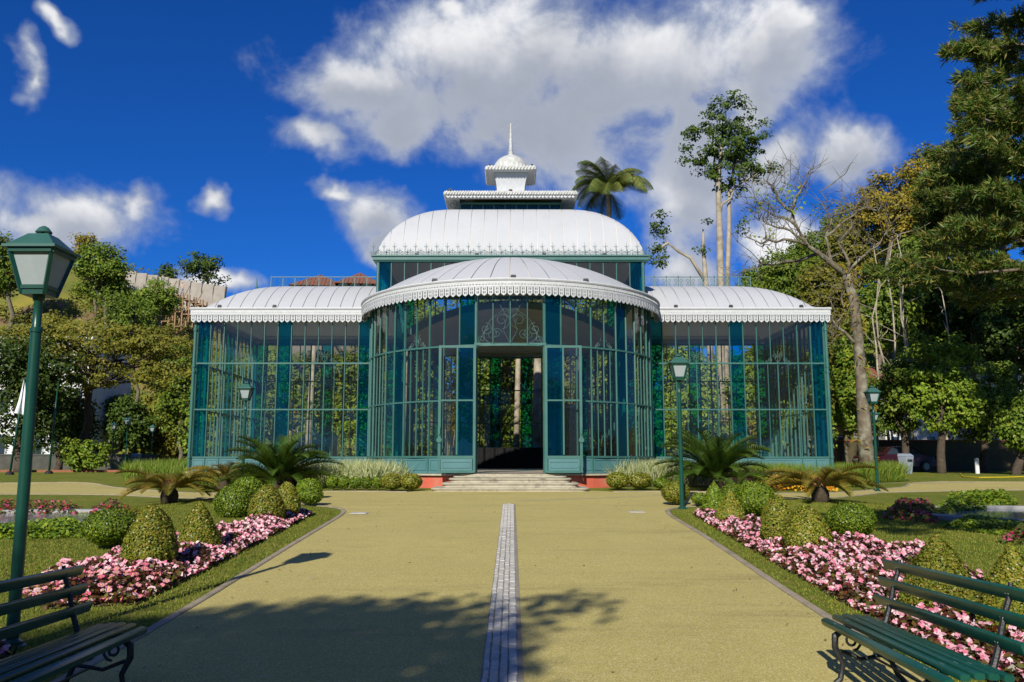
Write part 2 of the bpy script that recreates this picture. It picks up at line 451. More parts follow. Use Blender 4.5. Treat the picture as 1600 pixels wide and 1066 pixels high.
PL = [(-6, 2.70), (7.1, 2.86), (8.6, 2.90), (12, 3.04), (16.2, 3.18), (17.1, 3.26), (17.7, 3.42), (18.1, 3.66), (18.4, 3.98), (18.6, 4.3)]
PR = [(-6, 2.60), (7.3, 2.66), (8.8, 2.70), (13.1, 2.88), (16.5, 2.95), (17.3, 3.05), (17.8, 3.22), (18.1, 3.45), (18.4, 3.85), (18.6, 4.2)]
def lerp(tab, v):
    if v <= tab[0][0]: return tab[0][1]
    for (a, p), (b, q) in zip(tab, tab[1:]):
        if v <= b: return p + (q - p) * (v - a) / (b - a)
    return tab[-1][1]
eL = lambda y: -lerp(PL, y); eR = lambda y: lerp(PR, y)
YN = [(-70, 26.5), (-16, 24.6), (-13, 24.7), (-11, 24.3), (-8, 22.3), (-5.2, 20.0), (-4.3, 18.6), (4.2, 18.6), (5.2, 19.7), (8, 22.2), (11, 25.6), (14, 26.6), (17, 27.2), (70, 28)]
YF = [(-70, 31), (-19, 31.6), (-16.5, 32.2), (-15.2, 31.4), (-13, 28.3), (-9.5, 25.1), (-7, 23.6), (-5, 22.95), (-2.7, 22.65), (-2.4, 23.4), (2.3, 23.4), (2.6, 22.65), (5, 22.85), (7, 23.5), (9.5, 25.1), (13, 28.6), (14.6, 31.6), (16, 32.6), (19, 32.4), (70, 32)]
UP = 0.008
rows = axis([(-6, 16.5, 46), (16.5, 18.6, 14)])
g = MB().grid([[(eL(y) + (eR(y) - eL(y)) * j / 12.0, y, gz(eL(y) + (eR(y) - eL(y)) * j / 12.0, y) + UP) for j in range(13)] for y in rows])
xs = axis([(-70, -20, 14), (-20, 20, 100), (20, 70, 14)])
P = []
for i in range(13):
    P.append([(x, lerp(YN, x) + (lerp(YF, x) - lerp(YN, x)) * i / 12.0, 0) for x in xs])
P = [[(x, y, gz(x, y) + UP + 0.002) for (x, y, _) in r] for r in P]
g.grid(P)
path = g.build('path', M_PATH, smooth=True); tag(path, kind='structure')

def kerb(pts, name, width=0.085, h=0.018, loc=None):
    k = MB(); pa = []
    for i, (x, y) in enumerate(pts):
        a = pts[max(0, i - 1)]; b = pts[min(len(pts) - 1, i + 1)]
        dx, dy = b[0] - a[0], b[1] - a[1]; L = sqrt(dx * dx + dy * dy) or 1
        pa.append((x, y, -dy / L, dx / L))
    b = 0
    rings = []
    for (x, y, nx, ny) in pa:
        z = gz(x, y)
        ring = [(x + nx * o, y + ny * o, z + zz) for o, zz in ((-width / 2, -0.05), (-width / 2, h - 0.008), (-width / 2 + 0.012, h), (width / 2 - 0.012, h), (width / 2, h - 0.008), (width / 2, -0.05))]
        rings.append(ring)
    k.grid(rings, flip=True)
    o = k.build(name, M_KERB); return tag(o, kind='structure')
ys = axis([(-6, 16.5, 30), (16.5, 18.6, 14)])
far_l = [(x, lerp(YN, x) - 0.03) for x in axis([(-4.3, -5.2, 5), (-5.2, -11, 14), (-11, -16, 8), (-16, -40, 8)])]
far_r = [(x, lerp(YN, x) - 0.03) for x in axis([(4.2, 5.2, 5), (5.2, 11, 14), (11, 17, 8), (17, 45, 8)])]
kerb([(eL(y) - 0.05, y) for y in ys] + far_l[1:], 'kerb')
kerb([(eR(y) + 0.05, y) for y in ys] + far_r[1:], 'kerb')
kerb([(x, lerp(YF, x) + 0.05) for x in axis([(-40, -19, 6), (-19, -2.75, 40)])], 'kerb', 0.08, 0.03)
kerb([(x, lerp(YF, x) + 0.05) for x in axis([(2.65, 19, 40), (19, 40, 6)])], 'kerb', 0.08, 0.03)

# the paved strip down the middle of the path: four rows of small setts, each stone its own piece as far as one can tell them apart
rng = random.Random(4)
strip = MB(); xs4 = [(-0.135, 0.042), (-0.088, 0.060), (-0.021, 0.052), (0.036, 0.060)]
strip.grid([[(-0.05 + u, y, gz(0, y) + UP + 0.004) for u in (-0.155, 0.125)] for y in axis([(-3, 18.9, 40)])])
so_ = strip.build('paved_strip', mat('strip_mortar', (0.30, 0.275, 0.21), (0.23, 0.20, 0.145), 8, 0.9, 0.4, 80)); tag(so_, kind='structure')
setts = {}
for ci in range(4):
    for L in (0.17, 0.21):
        w = xs4[ci][1]; b = 0.006
        mb = MB(); mb.add([(-w / 2, -L / 2, 0), (w / 2, -L / 2, 0), (w / 2, L / 2, 0), (-w / 2, L / 2, 0),
                (-w / 2 + b, -L / 2 + b, .012), (w / 2 - b, -L / 2 + b, .012), (w / 2 - b, L / 2 - b, .012), (-w / 2 + b, L / 2 - b, .012)],
               [(4, 5, 6, 7), (0, 1, 5, 4), (1, 2, 6, 5), (2, 3, 7, 6), (3, 0, 4, 7)])
        setts[(ci, L)] = mb.mesh('sett', [M_PAVER])
far_setts = MB()
for ci in range(4):
    y = 3.2 + rng.random() * 0.1
    while y < 18.75:
        L = rng.choice((0.17, 0.21)); x = -0.05 + xs4[ci][0] + xs4[ci][1] / 2 - 0.01
        z = gz(x, y) + UP + 0.005 + rng.uniform(-.002, .003)
        if y < 14.2: put('sett', setts[(ci, L)], None, so_, (x + rng.uniform(-.003, .003), y + L / 2, z), (0.034 + rng.uniform(-.01, .01), rng.uniform(-.02, .02), rng.uniform(-.02, .02)))
        else: far_setts.box((x, y + L / 2, z + .005), (xs4[ci][1], L, .012))
        y += L + 0.012
fs = far_setts.build('setts_beyond', M_PAVER, so_); tag(fs, kind='stuff')
# pale line crossing to the right and one along the side path
def line(pts, w):
    k = MB()
    k.grid([[(x, y - w / 2, gz(x, y) + UP + 0.006), (x, y + w / 2, gz(x, y) + UP + 0.006)] for x, y in pts], flip=True)
    tag(k.build('painted_line', M_LINE), kind='structure')
a, b, c = at(805, 784), at(965, 778), at(1040, 774)
line([a, b, c], 0.10)
a, b = at(1292, 757), at(1520, 754.5)
line([a, ((a[0] + b[0]) / 2, (a[1] + b[1]) / 2), b], 0.16)
# inspection cover plates let into the path
for px, row, w, d in ((562, 803, .32, .45), (994, 801, .3, .35)):
    x, y = at(px, row); mb = MB(); mb.box((x, y, gz(x, y) + UP + .004), (w, d, .008)); mb.box((x, y, gz(x, y) + UP + .010), (w - .06, d - .06, .004))
    tag(mb.build('cover_plate', M_PAVER), 'small pale inspection plate in the path beside the %s lawn corner' % ('left' if px < 800 else 'right'), 'cover plate')

# ------------------------------------------------------------------ hills behind
HA = [(-130, 24), (-70, 25), (-45, 23), (-34, 20), (-26, 15.5), (-18, 12), (-8, 8), (6, 6), (16, 8), (30, 14), (50, 21), (90, 26), (140, 26)]
def hz(x, y):
    r = sst(y, 64, 104)
    n = sin(x * 0.31 + 1.3) * cos(y * 0.23) * 0.7 + sin(x * 0.11 - y * 0.17) * 0.9
    return gz(x, 60) - 0.25 + r * (lerp(HA, x) + n)
M_HILL = mat('hill_ground', (0.11, 0.125, 0.018), (0.24, 0.20, 0.030), 0.25, 0.95, 0.8, 6, c3=(0.17, 0.095, 0.06), s3=0.16, f3=(0.50, 0.62))
g = MB().grid([[(x, y, hz(x, y)) for x in axis([(-130, 140, 90)])] for y in axis([(60, 106, 40), (106, 200, 8)])])
hill = g.build('hillside', M_HILL, smooth=True); tag(hill, kind='structure')
# ------------------------------------------------------------------ the glass pavilion
BX, CY = -0.05, 32.4
Y0, Y1 = 29.0, 35.8                      # front and back wall of the wings
R = 4.75                                 # radius of the curved bays
XW = 10.78                               # half length
FL, SILL, RA, RB, PLATE = 1.225, 1.70, 3.30, 4.88, 6.45
FT, FB = 6.74, 6.27                      # top of the fascia, tips of the valance
pav = empty('glass_pavilion', (BX, CY, gz(0, 23)), 'large glass and green iron pavilion with white curved roofs and a round entrance bay', 'pavilion')
prng = random.Random(11)
unit_box = MB().box((0, 0, 0), (1, 1, 1)).mesh('bar', [M_IRON])
# a glazing bar with a nosing so that it does not read as a plain stick
def bar_mesh():
    m = MB(); m.add([(-.5, .5, -.5), (-.5, -.1, -.5), (-.2, -.5, -.5), (.2, -.5, -.5), (.5, -.1, -.5), (.5, .5, -.5),
                     (-.5, .5, .5), (-.5, -.1, .5), (-.2, -.5, .5), (.2, -.5, .5), (.5, -.1, .5), (.5, .5, .5)],
                    [(0, 1, 7, 6), (1, 2, 8, 7), (2, 3, 9, 8), (3, 4, 10, 9), (4, 5, 11, 10), (5, 0, 6, 11), (5, 4, 3, 2, 1, 0), (6, 7, 8, 9, 10, 11)])
    return m.mesh('mullion', [M_IRON])
BARM = bar_mesh()
pane_cache = {}
def pane_mesh(w, h, m):
    key = (round(w, 3), round(h, 3), m.name)
    if key not in pane_cache:
        pane_cache[key] = MB().add([(-w / 2, 0, -h / 2), (w / 2, 0, -h / 2), (w / 2, 0, h / 2), (-w / 2, 0, h / 2)], [(0, 1, 2, 3)]).mesh('pane', [m])
    return pane_cache[key]
far_panes = {}
def pane(a, b, z0, z1, m, asp, parent=None):
    """a, b plan points"""
    w = sqrt((b[0] - a[0]) ** 2 + (b[1] - a[1]) ** 2); ang = atan2(b[1] - a[1], b[0] - a[0])
    c = ((a[0] + b[0]) / 2, (a[1] + b[1]) / 2, (z0 + z1) / 2)
    if asp:
        put('pane', pane_mesh(w, z1 - z0, m), None, parent or pav, c, (prng.uniform(-.004, .004), 0, ang + prng.uniform(-.006, .006)))
    else:
        far_panes.setdefault(m.name, MB()).add([(a[0], a[1], z0), (b[0], b[1], z0), (b[0], b[1], z1), (a[0], a[1], z1)], [(0, 1, 2, 3)])
far_bars = MB()
def mull(p, z0, z1, ang, w, d, asp, name='mullion', parent=None):
    if asp: put(name, BARM, None, parent or pav, (p[0], p[1], (z0 + z1) / 2), (0, 0, ang), (w, d, z1 - z0))
    else: far_bars.box((p[0], p[1], (z0 + z1) / 2), (w, d, z1 - z0), ang)
def kick(a, b, z0, z1, asp, parent=None, m=None):
    w = sqrt((b[0] - a[0]) ** 2 + (b[1] - a[1]) ** 2) - 0.05; ang = atan2(b[1] - a[1], b[0] - a[0])
    c = ((a[0] + b[0]) / 2, (a[1] + b[1]) / 2); h = z1 - z0
    mb = MB(); mb.box((0, 0.005, h / 2), (w, 0.03, h))
    f = 0.035
    for (x, z, dx, dz) in ((0, h - 0.10, w - 0.10, 0.02), (0, 0.09, w - 0.10, 0.02), (-w / 2 + 0.05, h / 2, 0.02, h - 0.19), (w / 2 - 0.05, h / 2, 0.02, h - 0.19)):
        mb.box((x, -0.018, z), (dx, 0.016, dz))
    if asp: put('kick_panel', mb.mesh('kick_panel', [m or M_PANEL]), None, parent or pav, (c[0], c[1], z0), (0, 0, ang))
    else: far_bars.box((c[0], c[1], z0 + h / 2), (w + .05, .03, h), ang)
def scroll(mb, cx, z, s, a, turns=1.6, flip=1, r=0.0075, dx=1, dy=0, oy=0):
    pts = []
    for i in range(26):
        t = i / 25.0; rr = s * (1 - 0.82 * t); th = a + flip * t * turns * 2 * pi
        u, v = rr * cos(th), rr * sin(th); pts.append((cx[0] + dx * u, cx[1] + dy * u, z + v))
    mb.tube(pts, r, 4)
M_SCROLL = mat('scroll_iron', (0.10, 0.18, 0.165), (0.08, 0.15, 0.135), 4, 0.5)
def ornament(c, ang, w, h, parent=None, big=False):
    dx, dy = cos(ang), sin(ang); mb = MB(); q = lambda u: (c[0] + dx * u, c[1] + dy * u)
    z = c[2]
    for s in (-1, 1):
        scroll(mb, q(s * w * .28), z + h * .22, h * .20, -pi / 2, 1.5, s, dx=dx, dy=dy)
        scroll(mb, q(s * w * .12), z + h * .55, h * .20, -pi / 2, 1.4, -s, dx=dx, dy=dy)
        scroll(mb, q(s * w * .42), z + h * .10, h * .10, -pi / 2, 1.3, s, dx=dx, dy=dy)
        mb.tube([(*q(0), z), (*q(s * w * .10), z + h * .3), (*q(s * w * .05), z + h * .62), (*q(s * w * .16), z + h * .93)], .0075, 4)
        if big:
            scroll(mb, q(s * w * .36), z + h * .34, h * .15, pi / 2, 1.5, s, dx=dx, dy=dy)
            scroll(mb, q(s * w * .20), z + h * .24, h * .13, 0, 1.5, -s, dx=dx, dy=dy)
            mb.tube([(*q(s * w * .47), z + .01), (*q(s * w * .30), z + h * .55), (*q(s * w * .10), z + h * .80), (*q(0), z + h * .70)], .0075, 4)
            for t in (.6, .75, .9): mb.tube([(*q(0), z + h * t), (*q(s * w * .06), z + h * (t + .08)), (*q(s * w * .12), z + h * (t + .06))], .008, 4)
    mb.tube([(*q(0), z), (*q(0), z + h * .98)], .0075, 4)
    mb.build('scroll_ornament', M_SCROLL, parent or pav)

def wall(pts, spans, asp, outward=-1, posts=(), up_only=()):
    """a glazed screen through plan points pts; spans = (i0, i1, kind) with kind B blue, T teal, S clear, C casement, O open"""
    N = len(pts); ang = []
    for i in range(N):
        a, b = pts[max(0, i - 1)], pts[min(N - 1, i + 1)]; ang.append(atan2(b[1] - a[1], b[0] - a[0]))
    for (i0, i1, kind) in spans:
        m = {'B': M_BLUE, 'T': M_TEAL}.get(kind, M_GLASS)
        A, Bp = pts[i0], pts[i1]; sa = atan2(Bp[1] - A[1], Bp[0] - A[0])
        for i in range(i0, i1):
            mm = M_BLUE if (kind == 'O' and False) else m
            pane(pts[i], pts[i + 1], RB, PLATE, mm, asp)
            if i > i0: mull(pts[i], RB, PLATE, ang[i], .036, .055, asp)
        if kind == 'O': continue
        n = {'C': 4, 'D': 2}.get(kind, 1)
        for j in range(n):
            a = [A[k] + (Bp[k] - A[k]) * j / n for k in (0, 1)]; b = [A[k] + (Bp[k] - A[k]) * (j + 1) / n for k in (0, 1)]
            pm = m
            pane(a, b, SILL, RA, pm, asp); pane(a, b, RA, RB, pm, asp)
            if j: mull(a, SILL, RB, sa,   .026 if j != 2 else .042, .045, asp, 'casement_stile')
        kick(A, Bp, FL, SILL, asp)
        if kind == 'C' and asp: ornament(((A[0] + Bp[0]) / 2, (A[1] + Bp[1]) / 2 - .02, RB + .02), sa, min(.9, .7 * sqrt((A[0] - Bp[0]) ** 2 + (A[1] - Bp[1]) ** 2)), .42)
    edge = set([s[0] for s in spans] + [s[1] for s in spans])
    for i in edge:
        big = i in posts
        mull(pts[i], FL, PLATE, ang[i], .09 if big else .046, .09 if big else .075, asp, 'post' if big else 'mullion')
    # rails, one polyline each
    for z, d, w in ((SILL - .01, .07, .055), (RA, .06, .045), (RB, .07, .05), (PLATE, .09, .08)):
        runs = [[], []]
        for (i0, i1, kind) in spans:
            if kind == 'O' and z < RB - .1: continue
            runs[1 if (i0 >= 15 and N == 31 and z < RB - .1) else 0].append((i0, i1))
        for rn in runs:
            if not rn: continue
            mb = MB() if asp else far_bars
            for i0, i1 in rn:
                for i in range(i0, i1):
                    a, b = pts[i], pts[i + 1]
                    mb.bar((a[0], a[1], z), (b[0], b[1], z), d, w)
            if asp: mb.build('rail', M_IRON, pav)
    if asp:
        for sd in (0, 1):
            mb = MB()
            for (i0, i1, kind) in spans:
                if kind == 'O' or (1 if (i0 >= 15 and N == 31) else 0) != sd: continue
                for i in range(i0, i1): mb.bar((*pts[i], FL + .02), (*pts[i + 1], FL + .02), .06, .05)
            if mb.v: mb.build('bottom_rail', M_PANEL, pav)

SP13 = [(0, 1, 'B'), (1, 2, 'S'), (2, 5, 'C'), (5, 6, 'S'), (6, 7, 'B'), (7, 8, 'S'), (8, 11, 'C'), (11, 12, 'S'), (12, 13, 'B')]
def seg(a, b, n): return [(a[0] + (b[0] - a[0]) * i / n, a[1] + (b[1] - a[1]) * i / n) for i in range(n + 1)]
wall(seg((BX - XW, Y0), (BX - R, Y0), 13), SP13, True, posts=(0, 13))
wall(seg((BX + R, Y0), (BX + XW, Y0), 13), SP13, True, posts=(0, 13))
wall(seg((BX - XW, Y1), (BX - R, Y1), 13), SP13, False, posts=(0, 13))
wall(seg((BX + R, Y1), (BX + XW, Y1), 13), SP13, False, posts=(0, 13))
SPS = [(0, 1, 'B'), (1, 2, 'S'), (2, 5, 'C'), (5, 6, 'S'), (6, 7, 'B'), (7, 8, 'B'), (8, 9, 'S'), (9, 12, 'C'), (12, 13, 'S'), (13, 14, 'B')]
wall(seg((BX - XW, Y0), (BX - XW, Y1), 14), SPS, False)
wall(seg((BX + XW, Y0), (BX + XW, Y1), 14), SPS, False)
def arc(sign, yc): return [(BX + R * sin(radians(a)), yc - sign * R * cos(radians(a))) for a in range(-90, 91, 6)]
half = [(2, 3, 'B'), (3, 4, 'S'), (4, 5, 'S'), (5, 7, 'C'), (7, 8, 'T'), (8, 9, 'S'), (9, 11, 'C'), (11, 12, 'T'), (12, 13, 'S'), (13, 15, 'C')]
spb = [(13, 17, 'O')] + [(15 + a, 15 + b, k) for a, b, k in half] + [(15 - b, 15 - a, k) for a, b, k in half]
wall(arc(1, Y0), spb, True, posts=(0, 30, 13, 17))
spk = [(13, 17, 'S')] + [s for s in spb[1:]]
spk = [(13, 14, 'B'), (14, 15, 'S'), (15, 16, 'S'), (16, 17, 'B')] + [(15 + a, 15 + b, 'S' if k == 'B' else k) for a, b, k in half] + [(15 - b, 15 - a, 'S' if k == 'B' else k) for a, b, k in half]
wall(arc(-1, Y1), spk, False, posts=(0, 30))

# the two door leaves, folded back outwards against the bay
xj = R * sin(radians(12)); yj = Y0 - R * cos(radians(12))
for s in (-1, 1):
    x0, x1 = BX + s * (xj + .03), BX + s * (xj * 2 + .03)
    yl = yj - .16
    leaf = MB()
    for x in (x0, x1): leaf.box((x, yl, (FL + RB) / 2), (.075, .05, RB - FL - .05))
    leaf.box(((x0 + x1) / 2, yl, (SILL + RB) / 2), (.045, .04, RB - SILL - .1))
    for z, h in ((FL + .05, .07), (SILL - .02, .08), (RA - .02, .045), (RB - .06, .07)):
        leaf.box(((x0 + x1) / 2, yl + .002, z), (abs(x1 - x0) - .076, .046, h))
    lo = leaf.build('door_leaf', M_IRON, pav)
    xm = (x0 + x1) / 2
    for (a, b, m) in ((x0, xm, M_BLUE), (xm, x1, M_GLASS)):
        a, b = min(a, b), max(a, b)
        pane((a, yl), (b, yl), SILL, RA, m, True, lo); pane((a, yl), (b, yl), RA, RB - .1, m, True, lo)
    a, b = min(x0, x1), max(x0, x1)
    kick((a + .03, yl), (b - .03, yl), FL + .07, SILL - .05, True, lo)
    mb = MB(); xl = x1 - s * .0; mb.tube([(xl, yl - .03, 2.16), (xl, yl - .06, 2.16)], .075, 14); mb.box((xl, yl - .045, 2.42), (.05, .04, .22))
    mb.build('lock_plate', M_IRON, lo)
ornament((BX, yj - .05, RB + .04), 0, 1.95, 1.25, big=True)
# door frame header behind the ornament
MB().box((BX, yj - .02, RB + .03), (xj * 2 + .1, .09, .07)).build('door_header', M_IRON, pav)

# clerestory walls: glass above the bay roofs
CW, CZ = 4.60, 8.42
RBAY, ZAPEX = 5.05, 8.36
RS = ((RBAY - .1) ** 2 + (ZAPEX - FT) ** 2) / (2 * (ZAPEX - FT))
def zbay(r): return ZAPEX - (RS - sqrt(max(0, RS * RS - r * r)))
n = 20
for yw, asp in ((Y0 - .06, True), (Y1 + .06, False)):
    for i in range(n):
        x0, x1 = -CW + 2 * CW * i / n, -CW + 2 * CW * (i + 1) / n
        zb = min(zbay(abs(x0)), zbay(abs(x1))) - .05
        m = M_BLUE if i in (0, n - 1) else M_GLASS
        if asp or True: pane((BX + x0, yw), (BX + x1, yw), zb, CZ + .02, m, asp)
        mull((BX + x0, yw), min(zbay(abs(x0)) - .1, CZ - .1), CZ + .02, 0, .045 if i else .11, .06 if i else .11, asp, 'mullion' if i else 'post')
    mull((BX + CW, yw), zbay(CW) - .1, CZ + .02, 0, .11, .11, asp, 'post')
    mb = MB() if asp else far_bars
    pts = [(-CW + 2 * CW * i / 24, zbay(abs(-CW + 2 * CW * i / 24)) - .16) for i in range(25)]
    for p, q in zip(pts, pts[1:]): mb.bar((BX + p[0], yw, p[1]), (BX + q[0], yw, q[1]), .10, .30, up=(0, 1, 0) if False else (0, 0, 1))
    if asp: mb.build('arch_beam', M_IRON, pav)
for s in (-1, 1):
    xs_ = BX + s * CW
    for i in range(13):
        ya, yb = Y0 + (Y1 - Y0) * i / 13, Y0 + (Y1 - Y0) * (i + 1) / 13
        pane((xs_, ya), (xs_, yb), 7.5, CZ + .02, M_BLUE if i in (0, 12) else M_GLASS, False)
        if i: mull((xs_, ya), 7.3, CZ + .02, pi / 2, .045, .06, False)
# slender columns and lattice arches inside
for s in (-1, 1):
    for yy in (Y0 + .12, Y1 - .12):
        MB().lathe([(.12, 0), (.12, .3), (.075, .36), (.065, 4.4), (.10, 4.5), (.13, 4.62), (.13, 4.7), (.07, 4.75), (.07, 6.0)], 12, (BX + s * (CW - .12), yy, FL)).build('column', M_IRON, pav, True)

# wing roofs: barrel vaults hipped at the ends, of separate sheets
ZCR = 8.17; HS = (Y1 - Y0) / 2 + .10
RV = (HS ** 2 + (ZCR - 6.74) ** 2) / (2 * (ZCR - 6.74))
def zv(d): return ZCR - (RV - sqrt(max(0.01, RV * RV - d * d)))
def zwing(x, y):
    a = zv(min(HS, abs(y - CY)))
    e = (XW - .12) - abs(x - BX)
    b = 6.74 + (ZCR - 6.74) * (1 - (1 - min(1, max(0, e / 2.6))) ** 2.0)
    k = 0.12; h = max(k - abs(a - b), 0) / k
    return min(a, b) - h * h * k * 0.25
def sheet(P, name='roof_sheet', parent=None, m=None, drop=.022):
    """a roof sheet with its two long edges folded down"""
    mb = MB(); Q = []
    for r in P:
        a, b = r[0], r[-1]
        Q.append([(a[0], a[1], a[2] - drop)] + list(r) + [(b[0], b[1], b[2] - drop)])
    mb.grid(Q); o = mb.build(name, m or M_ROOF, parent, True); return o
wingroof = {}
for s in (-1, 1):
    inner, outer = BX + s * CW, BX + s * (XW - .12)
    mb = MB(); NX = 26
    mb.grid([[(inner + (outer - inner) * i / NX, CY - HS + 2 * HS * j / 28, zwing(inner + (outer - inner) * i / NX, CY - HS + 2 * HS * j / 28) - .045) for i in range(NX + 1)] for j in range(29)], flip=(s < 0))
    wr = mb.build('wing_roof', M_CEIL, pav, True); wingroof[s] = wr
    nn = 14; gap = .010
    for i in range(nn):
        xa, xb = inner + (outer - inner) * i / nn + s * gap, inner + (outer - inner) * (i + 1) / nn - s * gap
        if s < 0: xa, xb = xb, xa
        sheet([[(xa + (xb - xa) * u / 3, y, zwing(xa + (xb - xa) * u / 3, y)) for u in range(4)] for y in [CY - HS + 2 * HS * j / 44 for j in range(45)]], parent=wr)

# eaves: fascia and hanging valance of cut-out tongues
def tongue_mesh(w=.185, h=.30):
    nx, nz = 7, 9; mb = MB(); holes = {(2, 6), (4, 6), (2, 5), (4, 5), (2, 3), (4, 3), (2, 2), (4, 2)}
    def pt(i, j, y):
        x = -w / 2 + .012 + (w - .024) * i / nx; z = -h + h * j / nz
        if j < 2:                                     # pointed foot
            zt = -h + h * 2 / nz; e = abs(i / nx - .5) * 2
            z = zt + (z - zt) * max(0, (1 - e ** 1.3))
        return (x, y, z)
    for y, fl in ((-.006, False), (.006, True)):
        for i in range(nx):
            for j in range(nz):
                if (i, j) in holes: continue
                q = [pt(i, j, y), pt(i + 1, j, y), pt(i + 1, j + 1, y), pt(i, j + 1, y)]
                mb.add(q, [(3, 2, 1, 0) if fl else (0, 1, 2, 3)])
    for i in (0, nx):
        for j in range(nz): mb.add([pt(i, j, -.006), pt(i, j, .006), pt(i, j + 1, .006), pt(i, j + 1, -.006)], [(0, 1, 2, 3)])
    return mb.mesh('valance_tongue', [M_WHITE])
TONG = tongue_mesh()
FPROF = [(-.28, FT - .03), (.03, FT - .03), (.05, FT + .01), (.035, FT + .045), (-.28, FT + .045)]
FPROF2 = [(-.02, FT - .185), (.012, FT - .185), (.012, FT - .035), (-.02, FT - .035)]
FPROF3 = [(-.01, FT - .215), (.026, FT - .215), (.026, FT - .19), (-.01, FT - .19)]
def fascia(path, tongs, closed=False):
    mb = MB(); mb.sweep(FPROF, path, closed); mb.sweep(FPROF3, path, closed); mb.sweep(FPROF2, path, closed)
    fo = mb.build('fascia', M_WHITE, pav)
    # raised rope pattern on the band
    rp = MB()
    for (x, y, ang) in tongs[0]:
        c, s_ = cos(ang), sin(ang)
        for d in (-.045, .045):
            cx, cy = x + c * d + s_ * .014, y + s_ * d - c * .014
            rp.box((cx, cy, FT - .11), (.055, .016, .05), ang, taper=.6)
    (tag(rp.build('rope_moulding', M_OLDWHITE, fo), kind='stuff') if tongs[0] else None)
    for (x, y, ang) in tongs[1]:
        put('valance_tongue', TONG, None, fo, (x, y, FT - .172), (prng.uniform(-.02, .02), 0, ang))
def run(a, b, w=.187):
    L = sqrt((b[0] - a[0]) ** 2 + (b[1] - a[1]) ** 2); n = int(round(L / w)); ang = atan2(b[1] - a[1], b[0] - a[0])
    return [(a[0] + (b[0] - a[0]) * (i + .5) / n, a[1] + (b[1] - a[1]) * (i + .5) / n, ang) for i in range(n)]
EO = .22
for s in (-1, 1):
    c0 = (BX + s * (R + .15), Y0 - EO); c1 = (BX + s * (XW + .18), Y0 - EO); c2 = (BX + s * (XW + .18), Y1 + EO); c3 = (BX + s * (R + .15), Y1 + EO)
    k = 1 / sqrt(2) * sqrt(2)
    pathp = [(c0[0], c0[1], 0, -1), (c1[0], c1[1], s, -1), (c2[0], c2[1], s, 1), (c3[0], c3[1], 0, 1)]
    front = run(c0, c1) if s > 0 else run(c1, c0)
    side = run(c1, c2) if s > 0 else run(c2, c1)
    fascia(pathp, (front + side, front))
    stuff = MB()
    for (x, y, a) in side: stuff.add([(x + v[0] * cos(a), y + v[0] * sin(a), FT - .172 + v[2]) for v in ((-.08, 0, 0), (.08, 0, 0), (.08, 0, -.2), (0, 0, -.3), (-.08, 0, -.2))], [(0, 1, 2, 3, 4)])
    tag(stuff.build('side_valance', M_WHITE, pav), kind='stuff')
for sg, yc in ((1, Y0), (-1, Y1)):
    aa = [radians(-90 + 180 * i / 60) for i in range(61)]
    pathb = [(BX + RBAY * sin(a), yc - sg * RBAY * cos(a), sin(a), -sg * cos(a)) for a in aa]
    nt = int(round(pi * RBAY / .187)); ta = [radians(-90 + 180 * (i + .5) / nt) for i in range(nt)]
    tg = [(BX + (RBAY + .012) * sin(a), yc - sg * (RBAY + .012) * cos(a), a * sg) for a in ta]
    fascia(pathb, (tg if sg > 0 else [], tg if sg > 0 else []))
    # bay roof
    mb = MB(); NR = 14
    rr = [.02 + (RBAY - .12) * i / NR for i in range(NR + 1)]
    mb.grid([[(BX + r * sin(a), yc - sg * r * cos(a), zbay(r) - .05) for a in aa] for r in rr], flip=sg > 0)
    br = mb.build('bay_roof', M_CEIL, pav, True)
    ns = 26
    for i in range(ns):
        a0 = radians(-90 + 180 * i / ns); a1 = radians(-90 + 180 * (i + 1) / ns)
        P = []
        for r in rr[1:]:
            ga = .012 / r
            P.append([(BX + r * sin(a0 + ga + (a1 - a0 - 2 * ga) * u / 3), yc - sg * r * cos(a0 + ga + (a1 - a0 - 2 * ga) * u / 3), zbay(r)) for u in range(4)])
        if sg > 0: sheet(P, parent=br)
    if sg < 0:
        tag(MB().grid([[(BX + r * sin(a), yc - sg * r * cos(a), zbay(r)) for a in aa] for r in rr]).build('roof_sheet', M_ROOF, br, True), kind='stuff')

# clerestory cornice, cresting and the great curved roof
cx0, cx1, cy0, cy1 = BX - CW - .08, BX + CW + .08, Y0 - .10, Y1 + .10
ring = [(cx0, cy0, -1, -1), (cx1, cy0, 1, -1), (cx1, cy1, 1, 1), (cx0, cy1, -1, 1)]
cor = MB().sweep([(-.12, CZ), (.05, CZ), (.06, CZ + .03), (.10, CZ + .05), (.10, CZ + .15), (.15, CZ + .17), (.15, CZ + .215), (-.12, CZ + .215)], ring, True)
co = cor.build('cornice', M_IRON, pav)
def finial_mesh(tall):
    mb = MB(); h = .46 if tall else .26
    mb.tube([(0, 0, 0), (0, 0, h * .7), (0, 0, h)], [.014, .011, .003], 5)
    for s in (-1, 1):
        mb.tube([(0, 0, h * .62), (s * .045, 0, h * .66), (s * .07, 0, h * .74)], [.010, .009, .005], 4)
        scroll(mb, (s * .085, 0), .085, .065, -pi / 2, 1.2, -s, .008)
    return mb.mesh('cresting_finial', [mat('cresting_iron', (0.10, 0.17, 0.16), (0.14, 0.20, 0.19), 6, 0.5)])
FT1, FT2 = finial_mesh(True), finial_mesh(False)
nf = 52
for i in range(nf + 1):
    put('cresting_finial', FT1 if i % 2 == 0 else FT2, None, co, (cx0 - .08 + (cx1 - cx0 + .16) * i / nf, cy0 - .08, CZ + .215))
